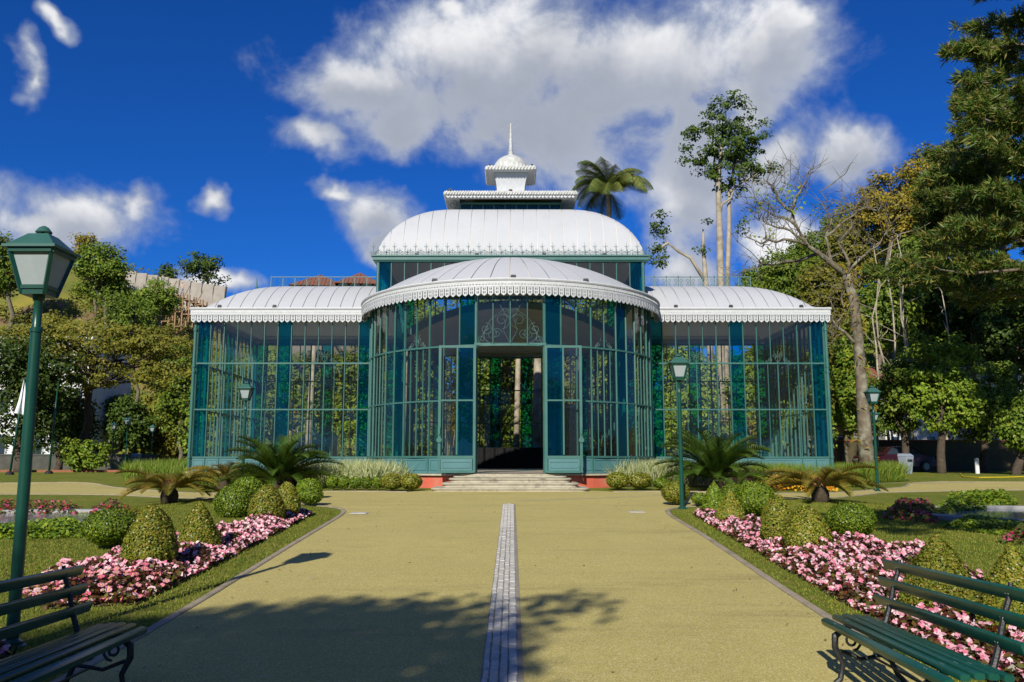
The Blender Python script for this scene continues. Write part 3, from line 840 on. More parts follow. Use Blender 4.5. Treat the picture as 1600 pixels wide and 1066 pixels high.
for s in (cx0 - .08, cx1 + .08):
    for i in range(1, 20):
        put('cresting_finial', FT1 if i % 2 == 0 else FT2, None, co, (s, cy0 + (cy1 - cy0) * i / 19, CZ + .215), (0, 0, pi / 2))
ZR0, RISE = CZ + .12, 2.30
LW, LY0, LY1 = 1.86, 30.62, 34.18
def prof(h, n=1.75): return (max(0, 1 - (1 - min(1, max(0, h))) ** n)) ** (1 / n)
def zmain(x, y):
    fx = prof((CW + .10 - abs(x - BX)) / 2.6); fy = prof((HS - .12 - abs(y - CY)) / 1.72)
    k = .08; d = max(k - abs(fx - fy), 0) / k
    return ZR0 + RISE * (min(fx, fy) - d * d * k * .25)
mb = MB(); ny = [Y0 - .02 + (Y1 - Y0 + .04) * (.5 - .5 * cos(pi * j / 40)) for j in range(41)]
nxs = [BX - CW - .1 + 2 * (CW + .1) * (.5 - .5 * cos(pi * i / 44)) for i in range(45)]
mb.grid([[(x, y, zmain(x, y) - .05) for x in nxs] for y in ny])
mr = mb.build('main_roof', M_CEIL, pav, True)
nn = 20; gap = .007
ny2 = [Y0 - .02 + (Y1 - Y0 + .04) * (.5 - .5 * cos(pi * j / 56)) for j in range(57)]
for i in range(nn):
    xa, xb = BX - CW - .09 + (2 * CW + .18) * i / nn + gap, BX - CW - .09 + (2 * CW + .18) * (i + 1) / nn - gap
    nu = 7 if i in (0, 1, nn - 1, nn - 2) else 4
    sheet([[(xa + (xb - xa) * u / (nu - 1), y, zmain(xa + (xb - xa) * u / (nu - 1), y)) for u in range(nu)] for y in ny2], parent=mr)
# nave ceiling edge so that the clerestory is closed above
# lantern
for i in range(9):
    x0 = -LW + 2 * LW * i / 9; x1 = -LW + 2 * LW * (i + 1) / 9
    pane((BX + x0, LY0), (BX + x1, LY0), 10.55, 11.06, M_TEAL, True)
    mull((BX + x0, LY0), 10.5, 11.06, 0, .05, .06, True)
mull((BX + LW, LY0), 10.5, 11.06, 0, .05, .06, True)
lan = MB(); lan.box((BX, (LY0 + LY1) / 2 + .12, 10.8), (2 * LW - .06, LY1 - LY0 - .1, .56)); lan.build('lantern_core', M_PANEL, pav)
MB().bar((BX - LW, LY0 - .01, 11.03), (BX + LW, LY0 - .01, 11.03), .08, .06).build('rail', M_IRON, pav)
EX = 2.40
def roll_eave(c, e, z, r, name, parent, drop, inner, n=None):
    """square eave: soffit, roped edge roll"""
    mb = MB()
    x, y = c
    mb.add([(x - e, y - e, z), (x + e, y - e, z), (x + e, y + e, z), (x - e, y + e, z), (x - inner, y - inner, z - drop), (x + inner, y - inner, z - drop), (x + inner, y + inner, z - drop), (x - inner, y + inner, z - drop),
            (x - e, y - e, z + r), (x + e, y - e, z + r), (x + e, y + e, z + r), (x - e, y + e, z + r)],
           [(0, 4, 5, 1), (1, 5, 6, 2), (2, 6, 7, 3), (3, 7, 4, 0), (8, 9, 10, 11), (0, 1, 9, 8), (1, 2, 10, 9), (2, 3, 11, 10), (3, 0, 8, 11)])
    o = mb.build(name, M_WHITE, parent)
    rp = MB(); k = int(2 * e / (r * .9))
    for i in range(k):
        u = -e + 2 * e * (i + .5) / k; d = r * .5
        for (ax, ay, dx, dy) in ((u, -e, 1, 0), (u, e, 1, 0), (-e, u, 0, 1), (e, u, 0, 1)):
            rp.tube([(x + ax - dx * d, y + ay - dy * d, z - r * .15), (x + ax - dx * d * .3, y + ay - dy * d * .3, z + r * .55), (x + ax + dx * d * .8, y + ay + dy * d * .8, z + r * 1.05)], [r * .42, r * .55, r * .38], 6)
    tag(rp.build('rope_moulding', M_OLDWHITE, o, True), kind='stuff')
    return o
le = roll_eave((BX, CY), EX, 11.20, .11, 'lantern_eave', pav, .03, 1.9)
fr = MB(); k = 34
for i in range(k):
    u = BX - EX + .05 + (2 * EX - .1) * (i + .5) / k
    fr.add([(u - .06, CY - EX + .03, 11.2), (u + .06, CY - EX + .03, 11.2), (u + .06, CY - EX + .03, 11.12), (u, CY - EX + .03, 11.07), (u - .06, CY - EX + .03, 11.12)], [(0, 1, 2, 3, 4)])
fr.build('scallop_edge', M_WHITE, le)
for s in (-1, 1):
    mb = MB()
    for sx in (0,):
        scroll(mb, (BX + s * (LW + .28), LY0 - .03), 10.98, .17, pi / 2, 1.4, s, .012); scroll(mb, (BX + s * (LW + .14), LY0 - .03), 10.76, .11, 0, 1.3, -s, .010)
    mb.build('bracket', M_IRON, le)
# waist with concave sides
NW = 12; hw = []
for i in range(NW + 1):
    t = i / NW; hw.append((.80 - .30 * sin(pi * min(1, t * 1.0)) ** .9 * (1 if t < .62 else 1) + (.0), 11.30 + 1.32 * t))
hw = [(.72 - .16 * sin(pi * t ** .8) ** .9 - .06 * t, 11.30 + 1.32 * t) for t in [i / NW for i in range(NW + 1)]]
mb = MB(); mb.grid([[(BX - w, CY - w, z), (BX + w, CY - w, z), (BX + w, CY + w, z), (BX - w, CY + w, z), (BX - w, CY - w, z)] for w, z in hw])
mb.build('waist', M_WHITE, pav, True)
e2 = roll_eave((BX, CY), .93, 12.66, .13, 'upper_eave', pav, .03, .66)
# ribbed dome
mb = MB(); rings = []
nr = 24
for i in range(11):
    t = i / 10 * pi / 2
    rings.append([(BX + (.70 * cos(t) + .01) * (1 + (.035 if j % 2 else -.012) * cos(t)) * cos(2 * pi * j / (nr * 2)), CY + (.70 * cos(t) + .01) * (1 + (.035 if j % 2 else -.012) * cos(t)) * sin(2 * pi * j / (nr * 2)), 12.80 + .74 * sin(t)) for j in range(nr * 2 + 1)])
mb.grid(rings); mb.build('dome', M_OLDWHITE, pav, True)
MB().lathe([(.14, 0), (.13, .06), (.09, .10), (.10, .14), (.10, .20), (.065, .22), (.085, .26), (.085, .31), (.055, .33), (.07, .38), (.07, .60), (.055, .66), (.06, .74), (.045, .78), (.05, .98), (.035, 1.0), (.022, 1.38), (.004, 1.42)], 12, (BX, CY, 13.50)).build('spire', M_OLDWHITE, pav, True)
mb = MB()
for a in range(4):
    th = a * pi / 2 + .4; d = (cos(th), sin(th))
    for z, L in ((14.70, .16), (14.10, .10)):
        mb.tube([(BX, CY, z - .06), (BX + d[0] * L * .6, CY + d[1] * L * .6, z), (BX + d[0] * L, CY + d[1] * L, z + .06), (BX + d[0] * L * .7, CY + d[1] * L * .7, z + .09)], .008, 4)
mb.build('spire_tendril', M_OLDWHITE, pav)
# railings along the ridge of the wings
for s in (-1, 1):
    mb = MB(); x0, x1 = BX + s * (CW + .05), BX + s * 9.3; z0 = ZCR - .03
    n = 10
    for z in (z0 + .05, z0 + .50): mb.bar((x0, CY, z), (x1, CY, z), .03, .03)
    for i in range(n + 1):
        x = x0 + (x1 - x0) * i / n
        mb.bar((x, CY, z0), (x, CY, z0 + .54), .03, .03)
        if i < n:
            c = x + (x1 - x0) / n / 2
            for sx in (-1, 1):
                scroll(mb, (c + sx * .11, CY), z0 + .36, .085, -pi / 2, 1.2, sx, .008); scroll(mb, (c + sx * .11, CY), z0 + .18, .08, pi / 2, 1.2, -sx, .008)
    mb.build('roof_railing', M_SCROLL, wingroof[s])
    if s < 0: MB().lathe([(.06, 0), (.05, .1), (.02, .16), (.012, .45), (.002, .5)], 8, (x1 - .55, CY, z0)).build('ridge_finial', M_IRON, wingroof[s])
# floodlights on the gutters
for (px, y, z) in ((343, Y0 - EO, FT + .07), (429, Y0 - EO, FT + .07), (1056, Y0 - EO, FT + .07), (1142, Y0 - EO, FT + .07), (1252, Y0 - EO, FT + .07)):
    MB().box((col(px, y, z), y, z + .02), (.13, .10, .09), taper=.8).build('floodlight', M_DARK, pav)
for a in (-26, 1, 26): MB().box((BX + RBAY * sin(radians(a)), Y0 - RBAY * cos(radians(a)), FT + .09), (.17, .1, .07), taper=.8).build('floodlight', M_DARK, pav)
for x in (-2.5, -.9, .9, 2.5): MB().box((BX + x * 1.3, cy0 - .06, CZ + .25), (.15, .1, .07), taper=.8).build('floodlight', M_DARK, pav)
for x in (-.82, .82): MB().box((BX + x, CY - .86, 12.84), (.14, .12, .10), taper=.5).build('floodlight', M_DARK, pav)
MB().box((BX - 2.2, CY - EX, 11.37), (.15, .1, .08), taper=.7).build('floodlight', M_DARK, pav)
MB().box((BX, CY - EX, 11.35), (.15, .1, .06), taper=.7).build('floodlight', M_DARK, pav)
# downpipe rings on the outer corner posts
for s in (-1, 1):
    mb = MB(); x = BX + s * (XW + .05)
    mb.tube([(x, Y0 - .06, FL), (x, Y0 - .06, PLATE)], .055, 10)
    for z in (1.66, 4.55, 4.75, 6.0): mb.tube([(x, Y0 - .06, z), (x, Y0 - .06, z + .07)], .075, 10)
    mb.build('downpipe', M_IRON, pav, True)
# plinth, ledge, floor
def outline(o):
    pts = []
    pts.append((BX - XW - o, Y0 - o)); pts.append((BX - R, Y0 - o))
    for a in range(-84, 85, 6): pts.append((BX + (R + o) * sin(radians(a)), Y0 - (R + o) * cos(radians(a))))
    pts.append((BX + R, Y0 - o)); pts.append((BX + XW + o, Y0 - o)); pts.append((BX + XW + o, Y1 + o)); pts.append((BX + R, Y1 + o))
    for a in range(84, -85, -6): pts.append((BX + (R + o) * sin(radians(a)), Y1 + (R + o) * cos(radians(a))))
    pts.append((BX - R, Y1 + o)); pts.append((BX - XW - o, Y1 + o)); return pts
def slab(o, z0, z1, name, m, parent):
    p = outline(o); n = len(p); mb = MB()
    mb.add([(x, y, z0) for x, y in p] + [(x, y, z1) for x, y in p], [(i, (i + 1) % n, n + (i + 1) % n, n + i) for i in range(n)] + [tuple(range(n, 2 * n))])
    return mb.build(name, m, parent)
slab(.03, .35, FL - .07, 'plinth', M_PLINTH, pav)
slab(.13, FL - .065, FL - .015, 'ledge', M_STONE, pav)
slab(-.02, FL - .012, FL, 'hall_floor', M_FLOOR, pav)
# floor tiles just inside the door
M_TILE = mat('hall_tile', (0.34, 0.29, 0.24), (0.28, 0.24, 0.20), 4, 0.5)
tl = MB()
for i in range(8):
    for j in range(9):
        x, y = BX - 1.4 + .4 * i, yj + .05 + .4 * j
        tl.box((x, y, FL + .006), (.385, .385, .008))
tag(tl.build('floor_tiles', M_TILE, pav), kind='stuff')
# four entrance steps with rounded nosings
ST = [(0, 1.60, 23.96, FL - .066), (1, 1.70, 23.62, 1.105), (2, 1.88, 23.26, .985), (3, 2.12, 22.86, .865)]
gb = gz(0, 22.8) - .05
for i, hw_, yf, zt in ST:
    mb = MB(); yb = 24.7; pts = []
    for a in range(0, 91, 15): pts.append((BX - hw_ + .16 - .16 * sin(radians(90 - a)) if False else BX - hw_ + .22 * (1 - sin(radians(a))), yf + .22 * (1 - cos(radians(a))) * 1 if False else yf + .22 * (1 - sin(radians(90 - a))) if False else yf + .22 * (1 - cos(radians(90 - a)))))
    left = [(BX - hw_ + .25 * (1 - cos(radians(a))), yf + .25 * (1 - sin(radians(a)))) for a in range(0, 91, 15)]
    right = [(2 * BX - x, y) for x, y in reversed(left)]
    o = [(BX - hw_, yb)] + left + right + [(BX + hw_, yb)]
    n = len(o); zb = max(gb, zt - .18)
    inset = lambda p: (BX + (p[0] - BX) * (1 - .035 / hw_), p[1] + (.035 if p[1] < yb else 0))
    vs = [(*inset(p), zb if i < 3 else gb) for p in o] + [(*inset(p), zt - .045) for p in o] + [(*p, zt - .04) for p in o] + [(*p, zt - .008) for p in o] + [(*inset(p), zt) for p in o]
    fs_ = [(r * n + j, r * n + (j + 1) % n, (r + 1) * n + (j + 1) % n, (r + 1) * n + j) for r in range(4) for j in range(n)] + [tuple(range(4 * n, 5 * n))]
    mb.add(vs, fs_); mb.build('step', M_STONE, pav)
# what remains of the far glazing, too small and too much hidden to pick apart
for mn, mb in far_panes.items(): tag(mb.build('far_panes', MATS[mn], pav), kind='stuff')
tag(far_bars.build('far_glazing_bars', M_IRON, pav), kind='stuff')
# the draped stage at the back of the hall
stg = MB()
stg.box((BX, Y1 + 3.3, FL + .46), (5.2, .9, .92))
k = 60
rows_ = [[(BX - 2.62 + 5.24 * i / k, Y1 + 2.80 + .025 * sin(i * 1.9) + .015 * sin(i * .7), z) for i in range(k + 1)] for z in (FL + .005, FL + .45, FL + .93)]
stg.grid(rows_)
o = stg.build('draped_stage', M_BLACK); tag(o, 'low stage draped in black cloth seen through the open doorway', 'stage')
# ------------------------------------------------------------------ lamps
M_MILK = mat('milky_pane', (0.33, 0.37, 0.37), (0.28, 0.32, 0.325), 5, 0.25)
def make_lamp():
    t = empty('street_lamp', (0, 0, 0))
    b = lambda mb, n, m, p=None, sm=False: mb.build(n, m, p or t, sm, world=False)
    pole = b(MB().lathe([(.075, 0), (.075, .05), (.046, .07), (.044, 1.2), (.040, 2.38), (.040, 2.40), (.033, 2.41), (.033, 2.62), (.045, 2.64), (.045, 2.67)], 18), 'pole', M_LAMP, None, True)
    b(MB().lathe([(.047, 2.375), (.047, 2.405), (.04, 2.41)], 18), 'collar', M_LAMP, pole, True)
    b(MB().lathe([(.11, 0), (.11, .02), (.08, .03)], 12), 'base_plate', M_LAMP, pole)
    fr = MB(); z0, z1, h0, h1 = 2.67, 3.02, .088, .168
    fr.box((0, 0, z0 + .015), (h0 * 2 + .02, h0 * 2 + .02, .045))
    for sx in (-1, 1):
        for sy in (-1, 1): fr.bar((sx * h0, sy * h0, z0), (sx * h1, sy * h1, z1), .028, .028)
    for i in range(4):
        a = i * pi / 2; c, s = cos(a), sin(a)
        fr.bar((c * h1 - s * h1, s * h1 + c * h1, z1 - .02), (c * h1 + s * h1, s * h1 - c * h1, z1 - .02), .03, .04)
        q = h0 + (h1 - h0) * .10
        fr.bar((c * q - s * q, s * q + c * q, z0 + .05), (c * q + s * q, s * q - c * q, z0 + .05), .026, .03)
    b(fr, 'lantern_frame', M_LAMP)
    for i in range(4):
        a = i * pi / 2; c, s = cos(a), sin(a); R_ = lambda x, y, z: (c * x - s * y, s * x + c * y, z)
        g0, g1 = h0 + .004, h1 - .008
        b(MB().add([R_(g0, -g0 + .01, z0 + .03), R_(g0, g0 - .01, z0 + .03), R_(g1, g1 - .01, z1 - .02), R_(g1, -g1 + .01, z1 - .02),
                    R_(g0 - .006, -g0 + .01, z0 + .03), R_(g0 - .006, g0 - .01, z0 + .03), R_(g1 - .006, g1 - .01, z1 - .02), R_(g1 - .006, -g1 + .01, z1 - .02)], [(0, 1, 2, 3), (7, 6, 5, 4)]), 'pane', M_MILK)
    rf = MB(); e, q = .205, .078
    rf.box((0, 0, 3.026), (e * 2, e * 2, .022))
    rf.add([(-e + .02, -e + .02, 3.037), (e - .02, -e + .02, 3.037), (e - .02, e - .02, 3.037), (-e + .02, e - .02, 3.037), (-.14, -.14, 3.085), (.14, -.14, 3.085), (.14, .14, 3.085), (-.14, .14, 3.085), (-q, -q, 3.150), (q, -q, 3.150), (q, q, 3.150), (-q, q, 3.150)],
           [(0, 1, 5, 4), (1, 2, 6, 5), (2, 3, 7, 6), (3, 0, 4, 7), (4, 5, 9, 8), (5, 6, 10, 9), (6, 7, 11, 10), (7, 4, 8, 11), (8, 9, 10, 11)])
    roof = b(rf, 'lantern_roof', M_LAMPTOP)
    cp = MB(); cp.lathe([(.018, 3.15), (.018, 3.175), (.060, 3.172), (.062, 3.180), (.035, 3.215), (.012, 3.228), (.0, 3.23)], 16)
    for x, y in ((.035, .035), (-.035, .035), (.035, -.035), (-.035, -.035)): cp.tube([(x, y, 3.145), (x, y, 3.18)], .005, 5)
    b(cp, 'vent_cap', M_LAMPTOP, roof, True)
    return t
lamp0 = make_lamp(); LG = 'green lantern posts round the park'
lamps = [((-3.72, 6.58), 'large green lantern post standing behind the left bench, nearest of the lamps'),
         ((col(1064, 17.85), 17.85), 'green lantern post at the corner of the right flower bed by the path'),
         ((col(380, 25.2), 25.2), 'green lantern post in front of the left wing beside a dark cycad'),
         ((col(1369, 26.2), 26.2), 'green lantern post on the right lawn edge beside the pavilion corner'),
         ((col(1370, 44), 44), 'distant lantern post half hidden behind the right lawn edge lamp'),
         ((col(196, 50), 50), 'tallest looking of the three distant lantern posts left of the pavilion'),
         ((col(175, 58), 58), 'leftmost of the three distant lantern posts left of the pavilion'),
         ((col(236, 62), 62), 'rightmost of the three distant lantern posts left of the pavilion')]
for i, ((x, y), lab) in enumerate(lamps):
    o = lamp0 if i == 0 else copy_tree(lamp0)
    o.location = (x, y, gz(x, y) - .01); tag(o, lab, 'lamp', LG)

# ------------------------------------------------------------------ benches
def make_bench():
    t = empty('park_bench', (0, 0, 0)); L = 1.88
    def slat(y, z, w, h, tilt=0.0):
        mb = MB(); n = 10; ring = []
        for j in range(n):
            a = 2 * pi * j / n; e = .55
            u = w / 2 * (abs(cos(a)) ** e) * (1 if cos(a) >= 0 else -1); v = h / 2 * (abs(sin(a)) ** e) * (1 if sin(a) >= 0 else -1)
            ring.append((u * cos(tilt) - v * sin(tilt), u * sin(tilt) + v * cos(tilt)))
        xs_ = [(-L / 2, .86), (-L / 2 + .006, 1), (L / 2 - .006, 1), (L / 2, .86)]
        for x, s in xs_: mb.v += [(x, y + u * s, z + v * s) for u, v in ring]
        for i in range(3):
            for j in range(n): mb.f.append((i * n + j, (i + 1) * n + j, (i + 1) * n + (j + 1) % n, i * n + (j + 1) % n)); mb.mi.append(0)
        mb.f.append(tuple(range(n))); mb.mi.append(0); mb.f.append(tuple(3 * n + j for j in reversed(range(n)))); mb.mi.append(0)
        o = mb.build('slat', M_BENCH, t, True, world=False)
        bo = MB()
        for x in (-.70, .70):
            for d in (-.013, .013):
                nx, ny = -sin(tilt), cos(tilt)
                bo.tube([(x + d, y + nx * h * .40, z + ny * h * .40), (x + d, y + nx * h * .53, z + ny * h * .53)], .005, 6)
        tag(bo.build('bolts', M_BOLT, o, world=False), kind='stuff')
    slat(-.245, .385, .052, .045, .35)
    for y, z, w in ((-.172, .412, .054), (-.108, .418, .056), (-.044, .417, .056), (.022, .411, .054)): slat(y, z, w, .034)
    for y, z in ((.105, .535), (.140, .650), (.175, .762)): slat(y, z, .066, .032, radians(110))
    for x in (-.70, .70):
        mb = MB(); c = lambda pts, r: mb.tube([(x, a, b) for a, b in pts], r, 8)
        c([(-.245, .36), (-.19, .388), (-.05, .396), (.02, .388), (.07, .42), (.10, .51), (.135, .64), (.175, .75), (.185, .81)], [.014, .016, .018, .018, .018, .017, .016, .015, .012])
        c([(-.20, .37), (-.255, .33), (-.26, .26), (-.215, .16), (-.235, .07), (-.29, .02), (-.32, .012)], [.018, .024, .022, .017, .018, .022, .018])
        c([(.03, .38), (.09, .30), (.08, .20), (.12, .10), (.20, .02), (.24, .012)], [.018, .022, .018, .016, .018, .016])
        c([(-.23, .24), (-.10, .19), (.0, .21), (.08, .22)], [.012] * 4)
        for (yc, zc, s, fl) in ((-.15, .30, .06, 1), (.0, .30, .055, -1)):
            mb.tube([(x, yc + s * (1 - .8 * i / 17) * cos(fl * i * .55 - pi / 2), zc + s * (1 - .8 * i / 17) * sin(fl * i * .55 - pi / 2)) for i in range(18)], .009, 5)
        mb.box((x, -.325, .010), (.06, .07, .02)); mb.box((x, .245, .010), (.06, .07, .02))
        mb.build('leg_frame', M_CAST, t, True, world=False)
    mb = MB(); mb.tube([(-.70, -.02, .20), (.70, -.02, .20)], .008, 6); mb.build('stretcher', M_CAST, t, world=False)
    return t
b1 = make_bench(); b1.location = (2.29, 4.96, gz(2.2, 4.9) + UP); b1.rotation_euler = (0, -0.034, -pi / 2 - .06)
tag(b1, 'sunlit green slatted bench in front of pink flowers on the right of the path', 'bench', 'park benches')
b2 = copy_tree(b1); b2.location = (-2.56, 4.72, gz(2.2, 4.6) + UP); b2.rotation_euler = (0, 0.034, pi / 2 + .06)
tag(b2, 'shaded green slatted bench at the left edge of the path', 'bench', 'park benches')

# ------------------------------------------------------------------ clipped shrubs
nr_ = np.random.default_rng(5)
LM_BOX = leafmat('box_leaves', [(0.087, 0.131, 0.012), (0.152, 0.196, 0.015), (0.225, 0.246, 0.020), (0.312, 0.297, 0.035), (0.174, 0.217, 0.015), (0.348, 0.246, 0.043)], 0.25, 0.4, 0.35, 0.3)
LM_BOXG = leafmat('green_box_leaves', [(0.073, 0.138, 0.009), (0.121, 0.203, 0.011), (0.186, 0.268, 0.016), (0.259, 0.324, 0.023)], 0.25, 0.4, 0.35, 0.3)
LM_YEL = leafmat('golden_leaves', [(0.30, 0.26, 0.02), (0.22, 0.22, 0.02), (0.38, 0.30, 0.03)], 0.3, 0.5, 0.2, 0.2)
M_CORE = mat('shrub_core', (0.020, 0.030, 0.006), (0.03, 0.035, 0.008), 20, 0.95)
M_BARK = mat('bark', (0.13, 0.10, 0.07), (0.19, 0.155, 0.11), 7, 0.9, 0.8, 25, c3=(0.09, 0.10, 0.05), s3=2)
def topi_prof(shape, t):
    t = min(.99999, max(0.0, t))
    if shape == 'ball': return sqrt(max(0, 1 - (2 * t - 1) ** 2))
    if shape == 'dome': return min(1.0, .80 + .9 * t) * (1 - max(0, (t - .35) / .65) ** 2.2) ** .5
    if shape == 'egg': return (min(1.0, .70 + 1.3 * t)) * (1 - max(0, (t - .25) / .75) ** 1.7) ** .62
    return (min(1.0, .78 + 1.4 * t)) * (1 - max(0, (t - .18) / .82) ** 1.25) ** .80          # cone
def topiary(px, row, w_px, top, shape, label, lm=None, y=None, group='clipped shrubs'):
    if y is None: x, y = at(px, row)
    else: x = col(px, y)
    z0 = gz(x, y); zc = y * cos(PITCH)
    w = w_px * zc / FPX; h = zrow(top, y) - z0
    t = empty('clipped_shrub', (x, y, z0), label, 'shrub', group)
    lift = .04 if shape != 'ball' else .05
    near = min(1.0, 10.0 / y)
    ls = .015 + .0013 * y
    area = pi * w * h; n = int(min(20000, max(900, 2.6 * area / (ls * ls * .5))))
    tt = nr_.random(n * 3); tt = tt[nr_.random(n * 3) < np.array([topi_prof(shape, a) for a in tt]) + .12][:n]; n = len(tt)
    th = nr_.random(n) * 2 * pi
    pr = np.array([topi_prof(shape, a) for a in tt])
    lump = 1 + .055 * np.sin(th * 3 + px) * np.cos(tt * 7 + px * .3) + .04 * np.sin(th * 7 + tt * 11 + px)
    rad = w / 2 * pr * lump * (1 + nr_.normal(0, .025, n)) * (1 - .10 * nr_.random(n) ** 2)
    P = np.stack([rad * np.cos(th), rad * np.sin(th), lift + tt * (h - lift) + nr_.normal(0, .008, n)], 1)
    dp = np.array([topi_prof(shape, min(1, a + .03)) - topi_prof(shape, max(0, a - .03)) for a in tt]) / .06 * (w / 2) / h
    Nn = unit(np.stack([np.cos(th), np.sin(th), -dp], 1))
    V = leaves(P, Nn, ls, nr_, .62, .45)
    put('foliage', quads_mesh('foliage', V, lm or LM_BOX), None, t, (x, y, z0))
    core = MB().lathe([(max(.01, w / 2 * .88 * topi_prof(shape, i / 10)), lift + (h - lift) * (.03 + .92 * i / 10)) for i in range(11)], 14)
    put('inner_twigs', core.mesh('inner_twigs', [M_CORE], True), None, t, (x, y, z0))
    put('stem', MB().tube([(0, 0, -.03), (0, 0, .2)], [.03, .025], 7).mesh('stem', [M_BARK]), None, t, (x, y, z0))
    return t
topiary(173, 858, 84, 796, 'ball', 'round clipped shrub leftmost in the left flower bed', LM_BOXG)
topiary(233, 898, 80, 790, 'egg', 'tall domed shrub nearest the camera in the left flower bed')
topiary(309, 868, 66, 785, 'cone', 'pointed shrub standing alone in the middle of the left flower bed')
topiary(367, 808, 62, 757, 'dome', 'dark green rounded shrub behind the pink flowers left of twin shrubs', LM_BOXG)
topiary(416, 822, 56, 757, 'egg', 'front one of the twin egg shaped shrubs at the far left bed')
topiary(447, 812, 42, 753, 'egg', 'rear one of the twin egg shaped shrubs at the far left bed')
topiary(484, 791, 40, 763, 'ball', 'small round shrub nearest the left lawn corner', LM_BOXG)
topiary(483, 780, 40, 748, 'ball', 'round shrub behind the small ball at the left lawn corner', LM_BOXG)
topiary(385, 785, 50, 745, 'dome', 'bright green rounded shrub in front of the dark left cycad', LM_BOXG)
topiary(1056, 790, 42, 752, 'ball', 'round shrub just behind the lamp at the right lawn corner')
topiary(1094, 792, 26, 771, 'ball', 'smallest round shrub right of the lamp at the right lawn corner', LM_BOXG)
topiary(1117, 808, 40, 753, 'cone', 'slim pointed shrub first in the right flower bed from the lamp', LM_BOXG)
topiary(1142, 822, 46, 768, 'cone', 'yellowish pointed shrub second in the right flower bed from the lamp')
topiary(1186, 808, 60, 768, 'ball', 'broad green ball shrub behind the yellowish pointed shrub on the right', LM_BOXG)
topiary(1218, 858, 56, 773, 'egg', 'left one of the two big merging shrubs in the right flower bed')
topiary(1262, 872, 74, 790, 'egg', 'right one of the two big merging shrubs in the right flower bed')
topiary(1331, 845, 74, 786, 'ball', 'large green ball shrub at the lawn edge of the right flower bed', LM_BOXG)
topiary(1472, 975, 118, 836, 'cone', 'large yellow green cone shrub behind the right bench')
topiary(1592, 1015, 112, 852, 'cone', 'cone shrub cut by the right edge of the picture')
topiary(200, 832, 60, 795, 'dome', 'low golden leaved shrub behind the leftmost round shrub', LM_YEL)
topiary(1180, 790, 58, 752, 'dome', 'low green mound in front of the right orange flowers', LM_BOXG)
topiary(1148, 784, 44, 756, 'dome', 'dark green mound beside the large right cycad', LM_BOXG)
for i, (px, w, top) in enumerate(((519, 18, 743), (537, 18, 744), (555, 18, 745), (573, 18, 745), (590, 17, 744))):
    topiary(px, 766, w, top, 'ball', '%s of the five small balls in the row left of the steps' % ('leftmost', 'second from left', 'middle one', 'second from right', 'rightmost')[i], LM_BOXG)
topiary(612, 768, 33, 740, 'ball', 'larger ball shrub second from the steps on their left')
topiary(642, 768, 34, 740, 'ball', 'larger ball shrub closest to the steps on their left')
topiary(965, 766, 34, 738, 'ball', 'larger ball shrub closest to the steps on their right')
topiary(1000, 766, 38, 739, 'ball', 'second ball shrub right of the steps')
topiary(1034, 766, 26, 747, 'ball', 'third and small ball shrub right of the steps', LM_BOXG)

# ------------------------------------------------------------------ pink begonia beds
def inside(poly, X, Y):
    r = np.zeros(len(X), bool); n = len(poly); j = n - 1
    for i in range(n):
        xi, yi = poly[i]; xj_, yj_ = poly[j]
        c = ((yi > Y) != (yj_ > Y)) & (X < (xj_ - xi) * (Y - yi) / (yj_ - yi + 1e-12) + xi); r ^= c; j = i
    return r
def edge_dist(poly, X, Y):
    d = np.full(len(X), 1e9); n = len(poly)
    for i in range(n):
        a = np.array(poly[i]); b = np.array(poly[(i + 1) % n]); ab = b - a
        t = np.clip(((X - a[0]) * ab[0] + (Y - a[1]) * ab[1]) / (ab @ ab), 0, 1)
        d = np.minimum(d, np.hypot(X - a[0] - t * ab[0], Y - a[1] - t * ab[1]))
    return d
def scatter(poly, n):
    p = np.array(poly); lo, hi = p.min(0), p.max(0); X = np.zeros(0); Y = np.zeros(0)
    while len(X) < n:
        x = nr_.uniform(lo[0], hi[0], n); y = nr_.uniform(lo[1], hi[1], n); k = inside(poly, x, y)
        X = np.concatenate([X, x[k]]); Y = np.concatenate([Y, y[k]])
    return X[:n], Y[:n]
GZ = np.vectorize(gz)
LM_BEG = leafmat('begonia_leaves', [(0.086, 0.021, 0.012), (0.138, 0.034, 0.018), (0.081, 0.092, 0.012), (0.172, 0.057, 0.024), (0.127, 0.149, 0.018), (0.069, 0.023, 0.014)], 0.3, 0.35, 0.4, 0.3)
def petal_mat(name, cols):
    return leafmat(name, cols, 0.25, 0.55, 0.15, 0.12)
LM_PET = petal_mat('begonia_petals', [(0.72, 0.20, 0.30), (0.82, 0.40, 0.48), (0.85, 0.58, 0.62), (0.62, 0.12, 0.22), (0.86, 0.68, 0.70)])
M_YC = mat('flower_centre', (0.75, 0.55, 0.08))
def flower_mesh(seed, m):
    r = random.Random(seed); mb = MB()
    for i in range(4):
        a = i * pi / 2 + r.uniform(-.15, .15); s = .024 if i % 2 == 0 else .018; c, q = cos(a), sin(a); w = s * .75
        mb.add([(0, 0, 0), (c * s * .6 + q * w * .8, q * s * .6 - c * w * .8, .006), (c * s * 1.1 + q * w * .4, q * s * 1.1 - c * w * .4, .004), (c * s * 1.1 - q * w * .4, q * s * 1.1 + c * w * .4, .004), (c * s * .6 - q * w * .8, q * s * .6 + c * w * .8, .006)], [(0, 1, 2, 3, 4)])
    mb.lathe([(.005, .002), (.005, .008), (.002, .010)], 6, m=1)
    return mb
fl_cols = [[(0.72, 0.17, 0.27), (0.64, 0.12, 0.21)], [(0.84, 0.42, 0.49), (0.78, 0.32, 0.40)], [(0.86, 0.64, 0.66), (0.84, 0.54, 0.58)], [(0.82, 0.32, 0.41), (0.74, 0.22, 0.32)]]
